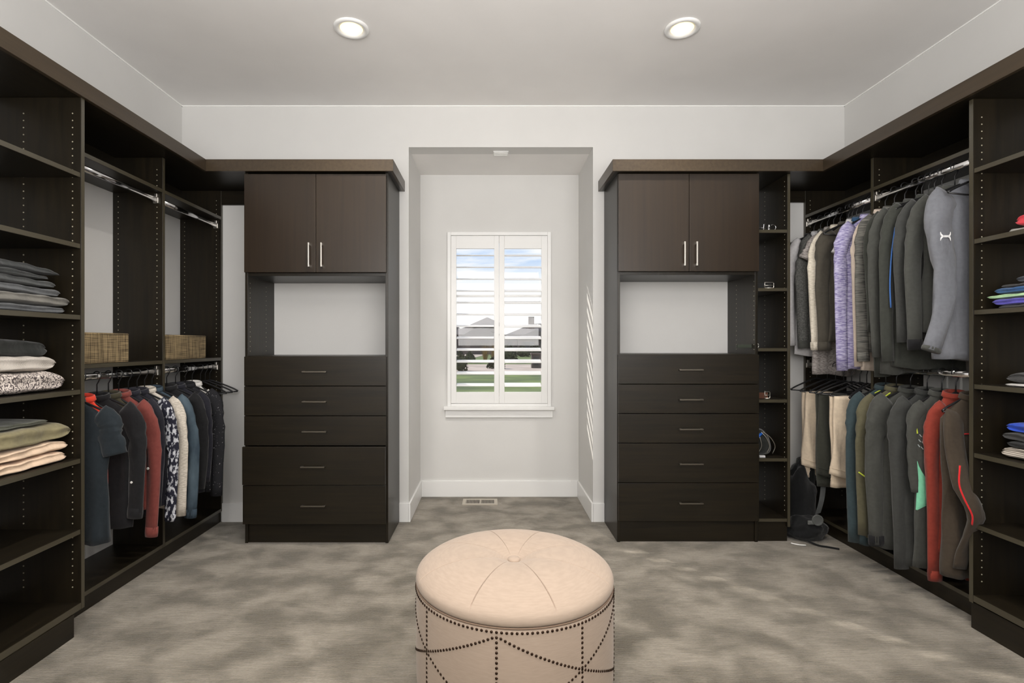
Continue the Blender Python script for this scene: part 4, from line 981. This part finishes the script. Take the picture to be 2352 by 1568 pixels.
MB().prism([(-4.6, GZ), (.9, GZ), (.9, 2.5), (-1.85, 4.1), (-4.6, 2.5)], 86.8, 88.2, 'y').build('gable_wall', stone, H)
for (a, b) in ((-3.5, -.4), (-6.0, -4.9)):
    d_ = box(a, b, 86.6 if a > -4 else 87.8, 86.8 if a > -4 else 88, GZ, 2.0).build('garage_door', gar, H)
    for k in range(3): box(a, b, (86.6 if a > -4 else 87.8)-.02, 86.6 if a > -4 else 87.8, GZ+.55+k*.6, GZ+.58+k*.6).build('panel_line', fas, d_)
box(-1.9, .2, 89.4, 89.5, 4.1, 4.7).build('window', wing, H)
H = thing('house', (8, 90, GZ), 'low stone house with chimney, seen through the right shutter', 'house', 'houses across the street')
MB().box(2.4, 16, 90, 99, GZ, 3.0).build('wall', stone, H)
hip(MB(), 3.0, 16, 90, 99, 2.9, 5.0, .6).build('roof', roofm, H)
MB().prism([(4.5, GZ), (10.5, GZ), (10.5, 2.2), (7.5, 3.5), (4.5, 2.2)], 88.2, 90.1, 'y').build('gable_wall', stone, H)
gb = MB(); gable(gb, 4.5, 10.5, 88.0, 91, 2.1, 3.5, .4).build('roof', roofm, H)
box(6.6, 7.6, 92, 93, 3, 6.1).build('chimney', stone, H)
for (a, b) in ((2.6, 3.6), (5.3, 7.3), (8.2, 9.6)): box(a, b, 88.05 if a > 4 else 89.9, 88.2 if a > 4 else 90, .4, 1.7).build('window', wing, H)
H = thing('house', (-13, 104, GZ), 'dark-roofed house farther left beyond the street', 'house', 'houses across the street')
MB().box(-22, -6.4, 100, 108, GZ, 4.2).build('wall', stone, H)
hip(MB(), -22, -6.4, 100, 108, 4.1, 7.0, .8).build('roof', roofm, H)
box(-12, -9.5, 99.9, 100, 1, 2.6).build('window', wing, H)
lf = mat('shrub_leaves', (.03, .05, .02), .9); noisy(lf, srgb(34, 40, 22), srgb(78, 82, 48), (6, 6, 6), 1, 5)
gs = mat('dry_ornamental_grass', (.3, .2, .08), .9); noisy(gs, srgb(110, 90, 44), srgb(170, 136, 66), (9, 9, 2), 1, 3)
def bush(x, y, r, h, label, m_=lf, seed=1):
    t = thing('shrub', (x, y, GZ), label, 'shrub', 'shrubs across the street'); rd = random.Random(seed); mb = MB()
    for k in range(260):
        a, b_ = rd.uniform(0, 6.28), rd.uniform(0, math.pi*.5); rr = r*(.75+.3*rd.random())
        c = Vector((x+rr*math.cos(a)*math.cos(b_), y+rr*math.sin(a)*math.cos(b_), GZ+.02+h*math.sin(b_)*(.75+.3*rd.random())))
        u = Vector((rd.uniform(-1, 1), rd.uniform(-1, 1), rd.uniform(-1, 1))).normalized()*r*.2; v = u.cross(Vector((rd.uniform(-1, 1), .3, 1))).normalized()*r*.13
        mb.add([c-u, c-v, c+u, c+v], [(0, 1, 2, 3)])
    mb.build('foliage', m_, t); lump((x, y, GZ+h*.45), (r*.8, r*.8, h*.5), seed, 10, 12).build('core', m_, t, smooth=True) if False else None
    rg = [[(x+r*.8*math.sin(a)*math.cos(q), y+r*.8*math.sin(a)*math.sin(q), GZ+h*.42*(1-math.cos(a))) for q in [2*math.pi*j/12 for j in range(12)]] for a in [math.pi*i/9 for i in range(10)]]
    MB().loft(rg).build('inner_foliage', m_, t, smooth=True)
bush(-1.95, 33.0, .50, 1.2, 'round dark shrub low behind the left shutter at its outer side', lf, 1); bush(.35, 36, .62, .85, 'spreading dark shrub near the middle of the window', lf, 2)
bush(-1.9, 47, .55, .95, 'small brown shrub beside the far driveway', lf, 3); bush(1.55, 47.6, .85, 1.6, 'larger dark shrub right of the ornamental grasses', lf, 4)
def tuft(x, y, h, label, seed):
    t = thing('ornamental_grass', (x, y, GZ), label, 'grass', 'ornamental grasses across the street'); rd = random.Random(seed); mb = MB()
    for k in range(140):
        a = rd.uniform(0, 6.28); l = h*rd.uniform(.6, 1); o_ = rd.uniform(0, .32)*h
        p0 = Vector((x+.06*math.cos(a), y+.06*math.sin(a), GZ)); p1 = p0+Vector((o_*math.cos(a), o_*math.sin(a), l)); sd_ = Vector((-math.sin(a), math.cos(a), 0))*.02
        mb.add([p0-sd_, p0+sd_, p1], [(0, 1, 2)])
    ob = mb.build('blades', gs, t); ob['kind'] = 'stuff'
tuft(-.55, 48, 1.9, 'tall golden ornamental grass clump, left of two', 1); tuft(.25, 48, 1.9, 'tall golden ornamental grass clump, right of two', 2)
for i, (x, y, r, h) in enumerate(((4.2, 70, 1.0, 1.4), (6.0, 72, 1.2, 1.5), (7.8, 71, 1.1, 1.5))): bush(x, y, r, h, ['low hedge shrub on the far right lawn, left of three', 'low hedge shrub on the far right lawn, middle of three', 'low hedge shrub on the far right lawn, right of three'][i], lf, 20+i)
# mailbox structure by the street, bare tree
t = thing('mailbox_stand', (3.35, 37, GZ), 'dark square mailbox stand by the street, seen low through the right shutter', 'mailbox')
box(2.85, 3.95, 36.6, 37.4, GZ, GZ+.95).build('post', gar, t, bevel=.02); box(2.80, 4.0, 36.55, 37.45, GZ+.95, GZ+1.08).build('cap', fas, t, bevel=.02)
for k in (0, 1): box(2.95+.55*k, 3.35+.55*k, 36.56, 36.6, GZ+.2, GZ+.8).build('panel', wing, t)
t = thing('bare_tree', (8.9, 80, GZ), 'thin bare tree in front of the right house', 'tree'); rd = random.Random(5); mb = MB()
mb.tube([(8.9, 80, GZ), (8.95, 80, 1.0), (8.9, 80, 2.4)], [.09, .07, .05], 6)
for k in range(34):
    a = rd.uniform(0, 6.28); z_ = rd.uniform(.8, 2.4); l = rd.uniform(.8, 1.9)
    mb.tube([(8.9, 80, z_), (8.9+.35*l*math.cos(a), 80+.35*l*math.sin(a), z_+.55*l), (8.9+.6*l*math.cos(a), 80+.6*l*math.sin(a), z_+l)], [.03, .022, .01], 4)
mb.build('branches', mat('tan_bark', srgb(140, 116, 74), .9), t)
